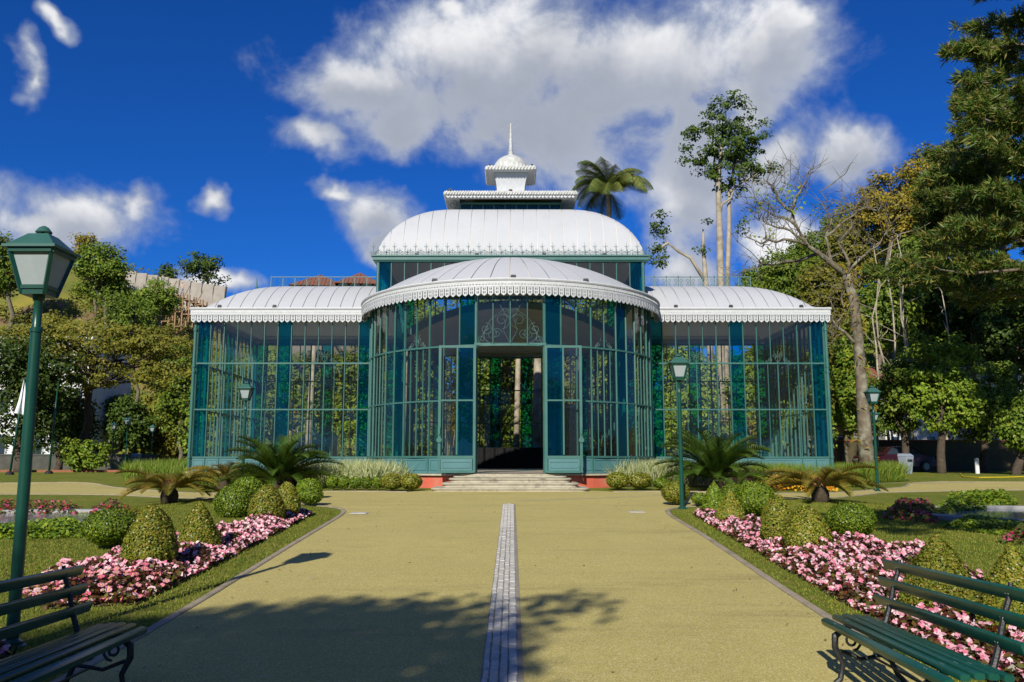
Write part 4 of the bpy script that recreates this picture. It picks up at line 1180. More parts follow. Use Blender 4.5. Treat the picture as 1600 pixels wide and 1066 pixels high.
FLW = [flower_mesh(i, None).mesh('begonia_flower', [petal_mat('petal_%s' % 'abcd'[i], fl_cols[i]), M_YC]) for i in range(4)]
def begonia_bed(poly, label, nleaf, nflow, nparts, hmax=.228):
    cx, cy = np.mean(np.array(poly), 0); z0 = gz(cx, cy)
    t = empty('begonia_bed', (cx, cy, z0), label, 'flower bed', 'pink begonia beds')
    so = MB(); so.add([(x, y, gz(x, y) + .012) for x, y in poly], [tuple(range(len(poly)))]); so.build('soil', M_SOIL, t)
    H = lambda X, Y: (hmax * (.35 + .65 * np.clip(edge_dist(poly, X, Y) / .28, 0, 1))) * (.80 + .28 * np.sin(X * 5.1 + 1) * np.sin(Y * 4.3) + .12 * np.sin(X * 13 + Y * 9))
    X, Y = scatter(poly, nleaf); h = H(X, Y); Z = GZ(X, Y) + h * (1 - .75 * nr_.random(nleaf) ** 1.6)
    V = leaves(np.stack([X, Y, Z], 1), np.tile([0, -.2, 1.0], (nleaf, 1)), .052, nr_, .8, .55)
    tag(put('begonia_leaves', quads_mesh('begonia_leaves', V, LM_BEG), None, t), kind='stuff').location = -WL[t]
    X, Y = scatter(poly, nflow); h = H(X, Y); Z = GZ(X, Y) + h * (1.0 + nr_.uniform(-.30, .10, nflow))
    order = np.argsort(Y)
    for q in order[:nparts]:
        put('flower', FLW[int(nr_.integers(4))], None, t, (X[q], Y[q], Z[q]), (radians(nr_.uniform(5, 70)), 0, nr_.uniform(-1.2, 1.2)), (1.15, 1.15, 1.15) if nr_.random() < .6 else (1.4, 1.4, 1.4))
    rest = order[nparts:]; n = len(rest)
    if n:
        Q = []
        for k in range(4):
            a = nr_.uniform(0, 2 * pi, n) * 0 + k * pi / 2 + nr_.uniform(-.3, .3, n)
            N_ = unit(np.stack([nr_.normal(0, .4, n), -np.abs(nr_.normal(.7, .4, n)), np.full(n, .8)], 1)) if k == 0 else N_
            if k == 0:
                T_ = unit(np.cross(N_, nr_.normal(0, 1, (n, 3)))); B_ = np.cross(N_, T_)
            D = T_ * np.cos(a)[:, None] + B_ * np.sin(a)[:, None]; E = np.cross(N_, D); C = np.stack([X[rest], Y[rest], Z[rest]], 1)
            s = .034 * (1 if k % 2 == 0 else .8)
            Q.append(np.stack([C, C + D * s * .6 - E * s * .55 + N_ * .006, C + D * s * 1.15, C + D * s * .6 + E * s * .55 + N_ * .006], 1))
        Q = np.stack(Q, 1).reshape(-1, 4, 3)
        tag(put('flowers', quads_mesh('flowers', Q, LM_PET), None, t), kind='stuff').location = -WL[t]
    return t
begonia_bed([(-3.46, 8.1), (-3.5, 10), (-3.62, 13), (-3.78, 16.4), (-4.15, 16.5), (-4.45, 14.2), (-4.55, 12.4), (-4.75, 11.2), (-4.95, 10.4), (-5.05, 9.5), (-4.75, 8.5), (-4.2, 7.9)], 'long bed of pink begonias round the clipped shrubs left of the path', 15000, 1900, 285)
begonia_bed([(-3.35, 4.6), (-3.45, 6.2), (-4.0, 6.55), (-4.9, 6.3), (-5.2, 5.2), (-4.6, 4.4)], 'patch of pink begonias right behind the shaded left bench', 3600, 240, 120)
begonia_bed([(3.02, 3.8), (3.08, 8.4), (3.22, 12), (3.42, 16.4), (3.72, 17.0), (4.05, 15.6), (4.35, 13.2), (4.85, 12.0), (5.25, 11.2), (5.2, 10.0), (4.7, 8.8), (4.75, 6.5), (4.7, 3.8)], 'long bed of pink begonias round the clipped shrubs right of the path', 22000, 2900, 295)

# ------------------------------------------------------------------ cycads
def frond_quads(L, n, arch, droop, lw, ll, r, vee=.55):
    """one feather leaf along +X from the origin, rising then drooping"""
    ts = np.linspace(0, 1, 24); ang = arch - droop * ts ** 1.3
    px_ = np.concatenate([[0], np.cumsum(np.cos(ang[:-1]) * L / 23)]); pz_ = np.concatenate([[0], np.cumsum(np.sin(ang[:-1]) * L / 23)])
    Q = []
    for i in range(n):
        t = .10 + .90 * (i + .5) / n
        x = np.interp(t, ts, px_); z = np.interp(t, ts, pz_); a = np.interp(t, ts, ang)
        l = ll * (sin(pi * min(1, (t * .92 + .10))) ** .55 + .08)
        for s in (-1, 1):
            d = np.array([cos(a) * .55, s * .80, sin(a) * .55]) + np.array([-sin(a), 0, cos(a)]) * vee; d = d / np.linalg.norm(d)
            d[2] -= .12 * r.random(); o = np.array([x, 0, z]); wv = np.array([cos(a), 0, sin(a)]) * lw
            Q.append([o - wv * .5, o + wv * .5, o + d * l + wv * .1, o + d * l * .98 - wv * .1])
    rach = []
    for i in range(0, 23, 2):
        j = min(23, i + 2); w = .014 * (1 - .8 * i / 23)
        rach.append([(px_[i], -w, pz_[i]), (px_[j], -w * .9, pz_[j]), (px_[j], w * .9, pz_[j]), (px_[i], w, pz_[i])])
    return np.array(Q + rach)
LM_CYC = leafmat('cycad_leaves', [(0.037, 0.075, 0.009), (0.056, 0.106, 0.013), (0.081, 0.131, 0.015), (0.044, 0.081, 0.009)], 0.15, 0.3, 0.5, 0.2)
LM_CYO = leafmat('old_cycad_leaves', [(0.156, 0.144, 0.015), (0.240, 0.180, 0.020), (0.108, 0.120, 0.012), (0.312, 0.192, 0.031)], 0.2, 0.4, 0.4, 0.2)
M_CTR = mat('cycad_trunk', (0.045, 0.032, 0.020), (0.08, 0.06, 0.035), 18, 0.95, 1.0, 30)
M_CONE = mat('cycad_cone', (0.42, 0.18, 0.10), (0.30, 0.13, 0.07), 30, 0.9, 1.0, 45)
rr_ = np.random.default_rng(8)
FRA = [quads_mesh('frond', frond_quads(1.35, 34, radians(a), radians(d), .040, .24, rr_), LM_CYC) for a, d in ((76, 70), (56, 72), (38, 66), (20, 52), (66, 88))]
FRB = [quads_mesh('frond', frond_quads(1.25, 30, radians(a), radians(d), .045, .22, rr_), LM_CYO) for a, d in ((40, 62), (26, 56), (12, 46))]
def cycad(px, y, label, old=False, n=26, scale=1.0, th=.35, cone=False, dark=False):
    x = col(px, y); z0 = gz(x, y); t = empty('cycad', (x, y, z0), label, 'cycad', 'cycads round the pavilion')
    put('trunk', MB().lathe([(.14, -.03), (.19, .06), (.21, th * .5), (.19, th * .8), (.14, th), (.06, th + .08)], 11).mesh('trunk', [M_CTR], True), None, t, (x, y, z0))
    F = FRB if old else FRA
    for i in range(n):
        k = (i * 5) % len(F) if False else i % len(F)
        a = i * 2.399963 + rr_.uniform(-.2, .2); s = scale * rr_.uniform(.82, 1.12)
        put('frond', F[k], None, t, (x + .08 * cos(a), y + .08 * sin(a), z0 + th), (rr_.uniform(-.12, .12), rr_.uniform(-.08, .10), a), (s, s, s))
    if cone:
        Pn = unit(rr_.normal(0, 1, (160, 3))); Pn[:, 2] = np.abs(Pn[:, 2]); V = leaves(Pn * [.20, .20, .15], Pn, .09, rr_, .6, .4)
        put('seed_cone', quads_mesh('seed_cone', V, leafmat('cone_scales', [(0.36, 0.15, 0.085), (0.46, 0.22, 0.13), (0.28, 0.12, 0.07)], .1, .8, .1, .1)), None, t, (x, y, z0 + th + .06))
    return t
cycad(268, 20.6, 'cycad with a brown seed head and drooping olive fronds on the left lawn', True, 24, 1.02, .34, True)
cycad(352, 25.3, 'rusty leaved cycad between the left lawn cycad and the big dark one', True, 20, .95, .40)
cycad(436, 24.4, 'big dark green cycad before the left wing', False, 46, 1.30, .25)
cycad(1118, 24.2, 'big dark green cycad before the right wing', False, 46, 1.32, .28)
cycad(1279, 20.4, 'cycad with a salmon seed head on the right lawn', True, 24, 1.06, .36, True)
cycad(1148, 22.2, 'small dark cycad between the large right cycad and the orange flowers', False, 11, .5, .10)

# ------------------------------------------------------------------ grass, border plants
def blades(poly, n, h, w, m, name, label=None, lean=.25, cat=None, zoff=0.0, parent=None, hv=.35):
    X, Y = scatter(poly, n); Z = GZ(X, Y) + zoff
    B = np.stack([X, Y, Z], 1); hh = h * nr_.uniform(1 - hv, 1 + hv * .6, n)[:, None]
    ln = nr_.normal(0, lean, (n, 3)); ln[:, 2] = 0
    D = unit(np.array([0, 0, 1.0]) + ln); a = nr_.uniform(0, 2 * pi, n); Wd = np.stack([np.cos(a), np.sin(a), np.zeros(n)], 1) * w / 2
    mid = B + D * hh * .55; tip = B + D * hh * 0.96 + ln * hh * .5
    V = np.stack([B - Wd * .7, mid + Wd - 0, tip, mid - Wd], 1)
    V[:, 0] = B
    o = put(name, quads_mesh(name, V, m)); tag(o, label, cat, None, 'stuff'); return o
LM_LAWN = leafmat('lawn_blades', [(0.130, 0.189, 0.020), (0.182, 0.227, 0.028), (0.247, 0.247, 0.039), (0.312, 0.267, 0.061), (0.111, 0.169, 0.017)], 0.3, 0.6, 0.15, 0.25)
LM_TALL = leafmat('tall_grass', [(0.125, 0.213, 0.021), (0.200, 0.275, 0.032), (0.275, 0.312, 0.053), (0.100, 0.175, 0.016)], 0.35, 0.5, 0.2, 0.2)
LM_VAR = leafmat('striped_grass', [(0.52, 0.55, 0.28), (0.64, 0.64, 0.38), (0.30, 0.38, 0.09), (0.72, 0.70, 0.46), (0.22, 0.29, 0.05)], 0.35, 0.5, 0.2, 0.15)
LM_PURP = leafmat('purple_leaves', [(0.07, 0.03, 0.035), (0.11, 0.05, 0.055), (0.06, 0.04, 0.03)], 0.2, 0.5, 0.2, 0.2)
LM_ORG = leafmat('marigolds', [(0.80, 0.30, 0.01), (0.80, 0.45, 0.02), (0.75, 0.20, 0.01), (0.80, 0.55, 0.05)], 0.2, 0.6, 0.1, 0.1)
LM_RED = leafmat('red_bedding', [(0.55, 0.03, 0.04), (0.60, 0.12, 0.25), (0.10, 0.05, 0.02), (0.07, 0.10, 0.02), (0.12, 0.14, 0.02), (0.09, 0.12, 0.02), (0.14, 0.16, 0.03), (0.06, 0.08, 0.015)], 0.25, 0.6, 0.15, 0.15)
blades([(eL(3) - .1, 3.2), (eL(8) - .1, 8), (eL(13) - .1, 13), (eL(17) - .1, 17), (-4.3, 18.4), (-6, 20.4), (-8, 22.0), (-10, 15), (-8, 8), (-6, 4)], 95000, .034, .010, LM_LAWN, 'lawn_grass', 'mown grass on the left lawn')
blades([(eR(3) + .1, 3.2), (eR(8) + .1, 8), (eR(13) + .1, 13), (eR(17) + .1, 17), (4.3, 18.4), (6, 20.2), (8, 22.0), (12, 16), (9, 9), (6, 4)], 105000, .034, .010, LM_LAWN, 'lawn_grass', 'mown grass on the right lawn')
blades([at(192, 756), at(240, 757), at(330, 752), at(345, 742), at(300, 739), at(195, 744)], 3800, .75, .03, LM_TALL, 'tall_grass', 'tall green grass at the left end of the pavilion', .22)
blades([at(480, 764), at(575, 764), at(640, 762), at(600, 755), (-5.6, 27), (-7.2, 28)], 6200, .78, .026, LM_VAR, 'striped_grass', 'pale striped grass in front of the left wing', .30)
blades([at(955, 762), at(1060, 762), (7.4, 27.8), (5.4, 27), at(990, 755)], 5200, .78, .026, LM_VAR, 'striped_grass', 'pale striped grass in front of the right wing', .30)
blades([(6.5, 28.3), (8.5, 26.5), at(1340, 756), at(1384, 752), (15.2, 33), (12, 31), (11.6, 28.6)], 6500, .78, .03, LM_TALL, 'tall_grass', 'tall green grass at the right end of the pavilion', .22)
blades([(-7.2, 28.4), (-6.0, 27.6), (-9.2, 26.6), (-11, 28.4)], 1800, .55, .035, LM_TALL, 'border_leaves', 'low green border leaves at the foot of the left wing', .4)
blades([(-6.4, 28.4), (-5.6, 27.8), (-6.3, 26.2), (-7.2, 27)], 700, .65, .04, LM_PURP, 'purple_foliage', 'dark purple foliage behind the big left cycad', .4)
blades([(6.6, 27.6), (7.3, 26.2), (8.5, 26.2), (8.4, 27.8)], 900, .62, .04, LM_PURP, 'purple_foliage', 'dark purple foliage behind the orange flowers', .4)
def tufts(poly, n, h, size, m, name, label):
    X, Y = scatter(poly, n); e = np.clip(edge_dist(poly, X, Y) / .25, .25, 1); Z = GZ(X, Y) + h * e * nr_.uniform(.25, 1.05, n)
    o = put(name, quads_mesh(name, leaves(np.stack([X, Y, Z], 1), np.tile([0, -.3, 1.0], (n, 1)), size, nr_, .8, .5), m)); return tag(o, label, None, None, 'stuff')
tufts([at(1150, 758), at(1250, 756), (9.6, 25.3), (7.0, 25.6)], 2600, .42, .085, LM_ORG, 'marigold_patch', 'patch of orange marigolds before the right wing')
tufts([at(470, 760), at(505, 760), (-5.9, 25.4), (-6.4, 25.4)], 160, .42, .07, LM_ORG, 'marigold_patch', 'few orange marigolds beside the big left cycad')
tufts([at(160, 762), at(330, 766), at(300, 756), at(195, 756)], 10, .1, .05, LM_TALL, 'ground_cover', 'few low weeds along the left cross path')
tufts([at(-40, 806), at(120, 805), at(128, 795), at(60, 793), at(-40, 794)], 1500, .20, .075, LM_RED, 'red_bedding', 'strip of red and pink bedding flowers on the left lawn')
tufts([at(140, 804), at(205, 802), at(200, 793), at(146, 794)], 700, .20, .075, LM_RED, 'red_bedding', 'small patch of pink bedding flowers beside the golden shrub')
tufts([at(-40, 846), at(125, 842), at(140, 828), at(128, 820), at(-40, 838)], 5200, .18, .06, LM_BOXG, 'low_hedge', 'low green hedge along the pale basin on the left lawn')
tufts([at(1378, 812), at(1462, 820), at(1470, 800), at(1390, 796)], 1500, .28, .08, LM_RED, 'red_bedding', 'patch of red and pink bedding flowers on the right lawn')
tufts([at(1462, 806), at(1590, 790), at(1584, 780), at(1470, 788)], 4200, .30, .08, LM_BOXG, 'low_hedge', 'dark shaded hedge beyond the basin on the right lawn')
tufts([at(1470, 826), at(1640, 848), at(1640, 832), at(1500, 815)], 4200, .16, .06, LM_BOXG, 'low_hedge', 'low hedge along the near rim of the right basin')
tufts([at(1560, 850), at(1640, 858), at(1640, 838), at(1575, 836)], 500, .22, .08, LM_RED, 'red_bedding', 'red bedding flowers at the right edge of the picture')
# basins
M_BASIN = mat('basin_concrete', (0.34, 0.33, 0.31), (0.27, 0.265, 0.25), 3, 0.8, .2, 30)
M_WATER = mat('basin_water', (0.28, 0.31, 0.33), (0.22, 0.25, 0.27), 2, 0.08, .05, 6)
for px, row, r, lab in ((-20, 818, 2.7, 'round pale concrete basin on the left lawn'), (1648, 810, 2.7, 'round pale concrete basin shaded on the right lawn')):
    x, y = at(px, row); z = max(gz(x + r * cos(a), y + r * sin(a)) for a in (0, 1.57, 3.14, 4.71)) + .02
    t = empty('basin', (x, y, z), lab, 'basin', 'round basins on the lawns')
    put('rim', MB().sweep([(-.30, -.25), (0, -.25), (0, .05), (-.02, .06), (-.28, .06), (-.30, .04)], [(r * cos(2 * pi * i / 48), r * sin(2 * pi * i / 48), cos(2 * pi * i / 48), sin(2 * pi * i / 48)) for i in range(48)], True).mesh('rim', [M_BASIN]), None, t, (x, y, z))
    put('water', MB().lathe([(r - .28, -.06), (r - .28, .0)], 48).mesh('water', [M_WATER]), None, t, (x, y, z))
# ------------------------------------------------------------------ trees
tr_ = np.random.default_rng(21)
LM_DK = leafmat('dark_leaves', [(0.033, 0.063, 0.008), (0.054, 0.093, 0.011), (0.078, 0.120, 0.014), (0.045, 0.075, 0.009)], 0.2, 0.5, 0.2, 0.35)
LM_MID = leafmat('green_leaves', [(0.070, 0.124, 0.012), (0.109, 0.178, 0.017), (0.155, 0.232, 0.024), (0.217, 0.264, 0.029)], 0.3, 0.5, 0.2, 0.35)
LM_BRI = leafmat('bright_leaves', [(0.105, 0.182, 0.014), (0.154, 0.252, 0.021), (0.224, 0.308, 0.030), (0.280, 0.336, 0.036)], 0.35, 0.5, 0.2, 0.35)
LM_OLV = leafmat('olive_leaves', [(0.116, 0.132, 0.016), (0.186, 0.186, 0.024), (0.264, 0.217, 0.029), (0.139, 0.147, 0.016)], 0.3, 0.5, 0.2, 0.35)
LM_YLW = leafmat('autumn_leaves', [(0.270, 0.203, 0.023), (0.378, 0.257, 0.029), (0.176, 0.162, 0.018), (0.121, 0.135, 0.016)], 0.3, 0.5, 0.2, 0.3)
LM_PIN = leafmat('pine_needles', [(0.051, 0.102, 0.014), (0.082, 0.145, 0.020), (0.128, 0.187, 0.029), (0.238, 0.187, 0.043)], 0.2, 0.5, 0.25, 0.3)
M_PALE = mat('pale_bark', (0.42, 0.36, 0.27), (0.30, 0.255, 0.19), 3.5, 0.85, .5, 16, c3=(0.20, 0.17, 0.11), s3=1.4)
M_LICH = mat('lichen_bark', (0.175, 0.14, 0.095), (0.09, 0.07, 0.046), 3, 0.9, .9, 14, c3=(0.27, 0.26, 0.19), s3=2.2)
M_DBARK = mat('dark_bark', (0.055, 0.040, 0.028), (0.09, 0.068, 0.048), 6, 0.95, .8, 20)
def wiggle(a, b, n, amp, r):
    a, b = np.array(a, float), np.array(b, float); L = np.linalg.norm(b - a); out = []
    o = np.zeros(3)
    for i in range(n + 1):
        t = i / n
        if 0 < i < n: o = r.normal(0, amp * L, 3) * [1, 1, .5]
        out.append(tuple(a + (b - a) * t + (o if 0 < i < n else 0)))
    return out
def tree(name, label, px, y, ells, nclump, rc, nleaf, size, lm, bark=None, trunk_r=.18, z_base=None, seed=0, limbs=14, group=None, cat='tree', x=None, shell=.55, up=.5, fork=.35, trunk=True, flat=.6, aspect=.55):
    """ells: crown lobes (x, y, z, rx, ry, rz) relative to the foot; leaves sit in clumps spread through them"""
    r = np.random.default_rng(seed + 100)
    x = col(px, y) if x is None else x; z0 = (gz(x, y) if y < 62 else hz(x, y)) if z_base is None else z_base
    t = empty(name, (x, y, z0), label, cat, group)
    E = np.array(ells, float); vol = E[:, 3] * E[:, 4] * E[:, 5]; pick = r.choice(len(E), nclump, p=vol ** .75 / np.sum(vol ** .75))
    d = unit(r.normal(0, 1, (nclump, 3))); rad = np.where(r.random(nclump) < shell, r.uniform(.80, 1.02, nclump), r.random(nclump) ** .5)
    C = E[pick, :3] + d * rad[:, None] * E[pick, 3:6]
    rcs = rc * r.uniform(.6, 1.35, nclump)
    ci = np.repeat(np.arange(nclump), nleaf); n = len(ci)
    off = unit(r.normal(0, 1, (n, 3))) * (r.random(n) ** .45)[:, None]
    P = C[ci] + off * rcs[ci][:, None] * [1, 1, flat]
    N = off * .6 + d[ci] * .4 + [-.12, -.5, up]
    V = leaves(P, N, size, r, aspect, .5)
    put('crown', quads_mesh('crown', V, lm), None, t, (x, y, z0))
    if trunk:
        mb = MB(); cen = np.average(E[:, :3], axis=0, weights=vol); zt = E[:, 2].max()
        zlow = (E[:, 2] - E[:, 5]).min(); zf = max(.3, zlow + (cen[2] - zlow) * fork)
        spine = wiggle((0, 0, -.15), (cen[0] * .5, cen[1] * .5, zf), 5, .02, r); top = (cen[0], cen[1], cen[2] + (zt - cen[2]) * .6)
        spine2 = wiggle(spine[-1], top, 4, .05, r)
        mb.tube(spine + spine2[1:], list(np.linspace(trunk_r * 1.15, trunk_r * .75, len(spine))) + list(np.linspace(trunk_r * .6, trunk_r * .12, len(spine2) - 1)), 9)
        sp = np.array(spine + spine2[1:])
        for i in range(limbs):
            c = C[r.integers(nclump)]; k = r.integers(len(spine) - 2, len(sp) - 1)
            mb.tube(wiggle(sp[k], c, 4, .06, r), np.linspace(trunk_r * .42, trunk_r * .07, 5), 6)
        put('trunk', mb.mesh('trunk', [bark or M_BARK], True), None, t, (x, y, z0))
    return t
def crown_px(px, y, cx, top, bot, hw, z0=None, depth=None, lobes=5, seed=0):
    """lobes filling a crown seen between rows top and bot, half width hw pixels round column cx, at distance y"""
    r = np.random.default_rng(seed + 7); x = col(px, y); zb = (gz(x, y) if y < 62 else hz(x, y)) if z0 is None else z0
    zt, zl = zrow(top, y) - zb, zrow(bot, y) - zb; w = mpx(hw, y); X = col(cx, y, (zt + zl) / 2 + zb) - x
    D = depth or w; out = [(X, 0, (zt + zl) / 2, w * .72, D * .72, (zt - zl) / 2 * .85)]
    for i in range(lobes):
        a = r.uniform(0, 2 * pi); k = r.uniform(.35, .62); s = r.uniform(.34, .52)
        out.append((X + w * k * cos(a), D * k * sin(a), (zt + zl) / 2 + (zt - zl) / 2 * r.uniform(-.55, .62), w * s, D * s, (zt - zl) / 2 * s * .9))
    return out
HG = 'trees on the hill left of the pavilion'
# left side -------------------------------------------------------
E = []
yT = 50
for cx, row, w, h in ((60, 528, 80, 16), (150, 520, 90, 18), (235, 540, 70, 16), (110, 552, 100, 16), (205, 575, 80, 18), (40, 580, 60, 22), (260, 590, 45, 20), (140, 600, 60, 14), (185, 535, 60, 14)):
    E.append((col(cx, yT, zrow(row, yT)) - col(130, yT), tr_.uniform(-2, 2), zrow(row, yT) - gz(-25, yT), mpx(w, yT), mpx(w, yT) * .8, mpx(h, yT)))
tree('spreading_tree', 'wide flat crowned tree with dark layered branches left of the pavilion', 130, yT, E, 420, .55, 34, .20, LM_OLV, M_DBARK, .24, seed=1, limbs=34, fork=.1, flat=.45)
tree('shade_dark_tree', 'dense tree coloured dark for shade at the left edge behind the flagpoles', 30, 46, crown_px(30, 46, 25, 520, 712, 88, seed=2, lobes=7), 300, .7, 42, .22, LM_DK, M_DBARK, .25, seed=2)  # dark leaf colour here and on the next tree stands in for shade
tree('shade_dark_tree', 'dense tree coloured dark for shade behind the second flagpole', 92, 53, crown_px(92, 53, 95, 590, 715, 50, seed=22, lobes=5), 170, .7, 40, .22, LM_DK, M_DBARK, .2, seed=22)
tree('leafy_bush', 'bright green bush with big leaves beside the left distant lamps', 134, 47, crown_px(134, 47, 134, 686, 738, 38, seed=3), 130, .32, 26, .20, LM_BRI, M_BARK, .07, seed=3, limbs=6, cat='bush')
tree('hill_tree', 'tall leafy tree on the hilltop above the wide flat crowned tree', 155, 86, crown_px(155, 86, 160, 372, 475, 48, seed=4, lobes=7), 190, .95, 40, .34, LM_MID, M_BARK, .25, seed=4, group=HG)
tree('hill_tree', 'tree on the hilltop at the left edge of the picture', 8, 84, crown_px(8, 84, 5, 360, 470, 52, seed=5, lobes=6), 170, .95, 40, .34, LM_MID, M_BARK, .25, seed=5, group=HG)
tree('hill_tree', 'flat topped dark tree on the skyline above the retaining wall', 316, 112, crown_px(316, 112, 312, 392, 446, 38, seed=6, lobes=8), 60, 1.1, 34, .40, LM_DK, M_BARK, .2, seed=6, group=HG)
tree('hill_tree', 'small thin tree on the skyline left of the flat topped one', 262, 110, crown_px(262, 110, 262, 412, 440, 20, seed=7), 26, .9, 28, .36, LM_DK, M_BARK, .15, seed=7, group=HG)
tree('hill_tree', 'reddish tree with thin crown on the hilltop', 134, 90, crown_px(134, 90, 134, 366, 410, 20, seed=8), 40, .8, 26, .32, LM_YLW, M_BARK, .15, seed=8, group=HG)
for i, (px, y, cx, top, bot, hw, lm, lab) in enumerate((
        (205, 76, 205, 455, 560, 52, LM_MID, 'rounded hillside tree just above the wide flat crowned tree'),
        (262, 74, 265, 500, 610, 44, LM_OLV, 'olive hillside tree below the scaffold'),
        (60, 72, 60, 478, 560, 60, LM_OLV, 'olive tree on the lower slope at the left'),
        (245, 84, 245, 430, 500, 40, LM_MID, 'bushy tree beside the upper end of the scaffold'),
        (255, 69, 258, 600, 722, 44, LM_OLV, 'brownish bushy tree against the left end of the pavilion'),
        (282, 66, 280, 540, 700, 36, LM_MID, 'green tree hugging the left corner of the pavilion'),
        (205, 66, 205, 618, 705, 46, LM_DK, 'dark tree behind the three distant lantern posts'))):
    tree('slope_tree', lab, px, y, crown_px(px, y, cx, top, bot, hw, seed=30 + i, lobes=6), 170, .75, 36, .26, lm, M_BARK, .16, seed=30 + i, group=HG)
# scrub that covers the slopes as one mass
def scrub(name, label, xr, yr, n, size, lm, seed, keep=None, h=1.6):
    r = np.random.default_rng(seed); nb = n
    X = r.uniform(*xr, nb); Y = r.uniform(*yr, nb)
    if keep is not None:
        k = np.array([keep(a, b) for a, b in zip(X, Y)]); X, Y = X[k], Y[k]; nb = len(X)
    HZ = np.array([hz(a, b) for a, b in zip(X, Y)]); rad = r.uniform(.7, 1.7, nb) * h / 1.6
    m = 30; ci = np.repeat(np.arange(nb), m); off = unit(r.normal(0, 1, (nb * m, 3))) * (r.random(nb * m) ** .4)[:, None]
    P = np.stack([X, Y, HZ + rad * .45], 1)[ci] + off * rad[ci][:, None] * [1, 1, .75]
    o = put(name, quads_mesh(name, leaves(P, off + [-.1, -.6, .5], size, r, .55, .5), lm)); return tag(o, label, None, None, 'stuff')
def keep_left(x, y):
    px = 800 + FPX * x / (y * .99 + 2)
    z = hz(x, y); row = 533 - FPX * tan(atan((z - CAMZ) / y) - PITCH)
    return not (px < 115 and 395 < row < 485 and sin(x * .9) > -.8) and not (px > 215 and row < 455 and y > 86)
scrub('hill_scrub', 'mass of green scrub covering the left hillside', (-85, -14), (64, 104), 1100, .36, LM_OLV, 51, keep_left)
scrub('hill_scrub', 'lighter green scrub among the left hillside bushes', (-85, -14), (64, 104), 650, .36, LM_MID, 52, keep_left)
scrub('hill_scrub', 'mass of dark undergrowth covering the right hillside', (14, 95), (62, 106), 1300, .40, LM_MID, 53, None, 2.2)
scrub('hill_scrub', 'green undergrowth on the low rise behind the pavilion', (-16, 16), (62, 90), 360, .36, LM_MID, 54)
# behind the pavilion ----------------------------------------------
BG = 'park trees seen through the glass'
bt = [(345, 47, 545, 700, 60, LM_MID, 'behind the left end of the left wing'), (425, 50, 530, 705, 62, LM_BRI, 'behind the middle of the left wing'), (505, 46, 535, 690, 58, LM_MID, 'behind the inner end of the left wing'),
      (585, 49, 455, 700, 60, LM_OLV, 'behind the left side of the round bay'), (660, 46.5, 440, 690, 55, LM_BRI, 'behind the left door leaf'), (735, 52, 432, 700, 60, LM_MID, 'left behind the open doorway'),
      (880, 53, 435, 700, 60, LM_OLV, 'right behind the open doorway'), (800, 57, 425, 715, 95, LM_MID, 'filling the middle of the open doorway'), (930, 47, 440, 690, 55, LM_BRI, 'behind the right side of the round bay'), (1010, 50, 455, 700, 60, LM_MID, 'behind the joint of bay and right wing'),
      (1075, 46, 530, 695, 55, LM_BRI, 'behind the inner end of the right wing'), (1170, 49, 530, 680, 55, LM_MID, 'behind the middle of the right wing'), (1255, 47, 520, 660, 48, LM_OLV, 'behind the outer end of the right wing')]
for i, (px, y, top, bot, hw, lm, where) in enumerate(bt):
    tree('park_tree', 'leafy tree seen through the glass ' + where, px, y, crown_px(px, y, px, top, bot, hw, seed=60 + i, lobes=8), 250, .62, 36, .22, lm, M_PALE if i % 3 == 0 else M_BARK, .16, seed=60 + i, group=BG)
for i, (px, y, r_) in enumerate(((627, 44, .17), (806, 47, .16), (838, 43.5, .24), (1128, 47, .22), (480, 44.5, .15), (905, 44, .13))):
    x = col(px, y); z0 = gz(x, y)
    if i == 3: continue
    t = empty('palm', (x, y, z0), 'pale trunked palm seen through the glass %s' % ('left of the left door leaf', 'in the middle of the doorway', 'behind the right edge of the doorway', '', 'behind the left wing', 'behind the right door leaf')[i], 'palm', 'palms behind the pavilion')
    H_ = 6.8 + .5 * (i % 3)
    put('trunk', MB().tube([(0, 0, -.1), (.08, 0, H_ * .5), (.15, .05, H_)], [r_ * 1.15, r_, r_ * .8], 10).mesh('trunk', [M_PALE], True), None, t, (x, y, z0))
    for k in range(13):
        a = k * 2.4; put('frond', FRA[k % 4], None, t, (x + .15, y + .05, z0 + H_), (0, tr_.uniform(0, .5), a), (1.6, 1.6, 1.6))
LM_ARE = leafmat('areca_leaves', [(0.22, 0.20, 0.02), (0.30, 0.22, 0.03), (0.16, 0.18, 0.02), (0.34, 0.20, 0.03), (0.10, 0.13, 0.02)], 0.4, 0.4, 0.3, 0.2)
FRY = [quads_mesh('frond', frond_quads(2.2, 30, radians(a), radians(d), .05, .42, rr_), LM_ARE) for a, d in ((85, 60), (72, 85), (58, 80))]
for px, y, n, sc, lab in ((772, 43.2, 22, 1.0, 'yellowish clumping palm in the middle of the doorway view'), (700, 44.5, 16, .9, 'yellowish clumping palm behind the left door leaf'), (884, 44.5, 16, .85, 'yellowish clumping palm behind the right door leaf')):
    x = col(px, y); z0 = gz(x, y); t = empty('areca_palm', (x, y, z0), lab, 'palm', 'clumping palms behind the pavilion')
    mb = MB()
    for k in range(7):
        a = k * .9; mb.tube([(.1 * cos(a), .1 * sin(a), -.05), (.35 * cos(a), .3 * sin(a), 1.3), (.5 * cos(a), .5 * sin(a), 2.2)], [.045, .04, .03], 6)
    put('stems', mb.mesh('stems', [M_PALE], True), None, t, (x, y, z0))
    for k in range(n):
        a = k * 2.4; h = tr_.uniform(.5, 2.4); put('frond', FRY[k % 3], None, t, (x + .3 * cos(a), y + .3 * sin(a), z0 + h), (tr_.uniform(-.3, .3), tr_.uniform(-.1, .3), a), (sc, sc, sc))
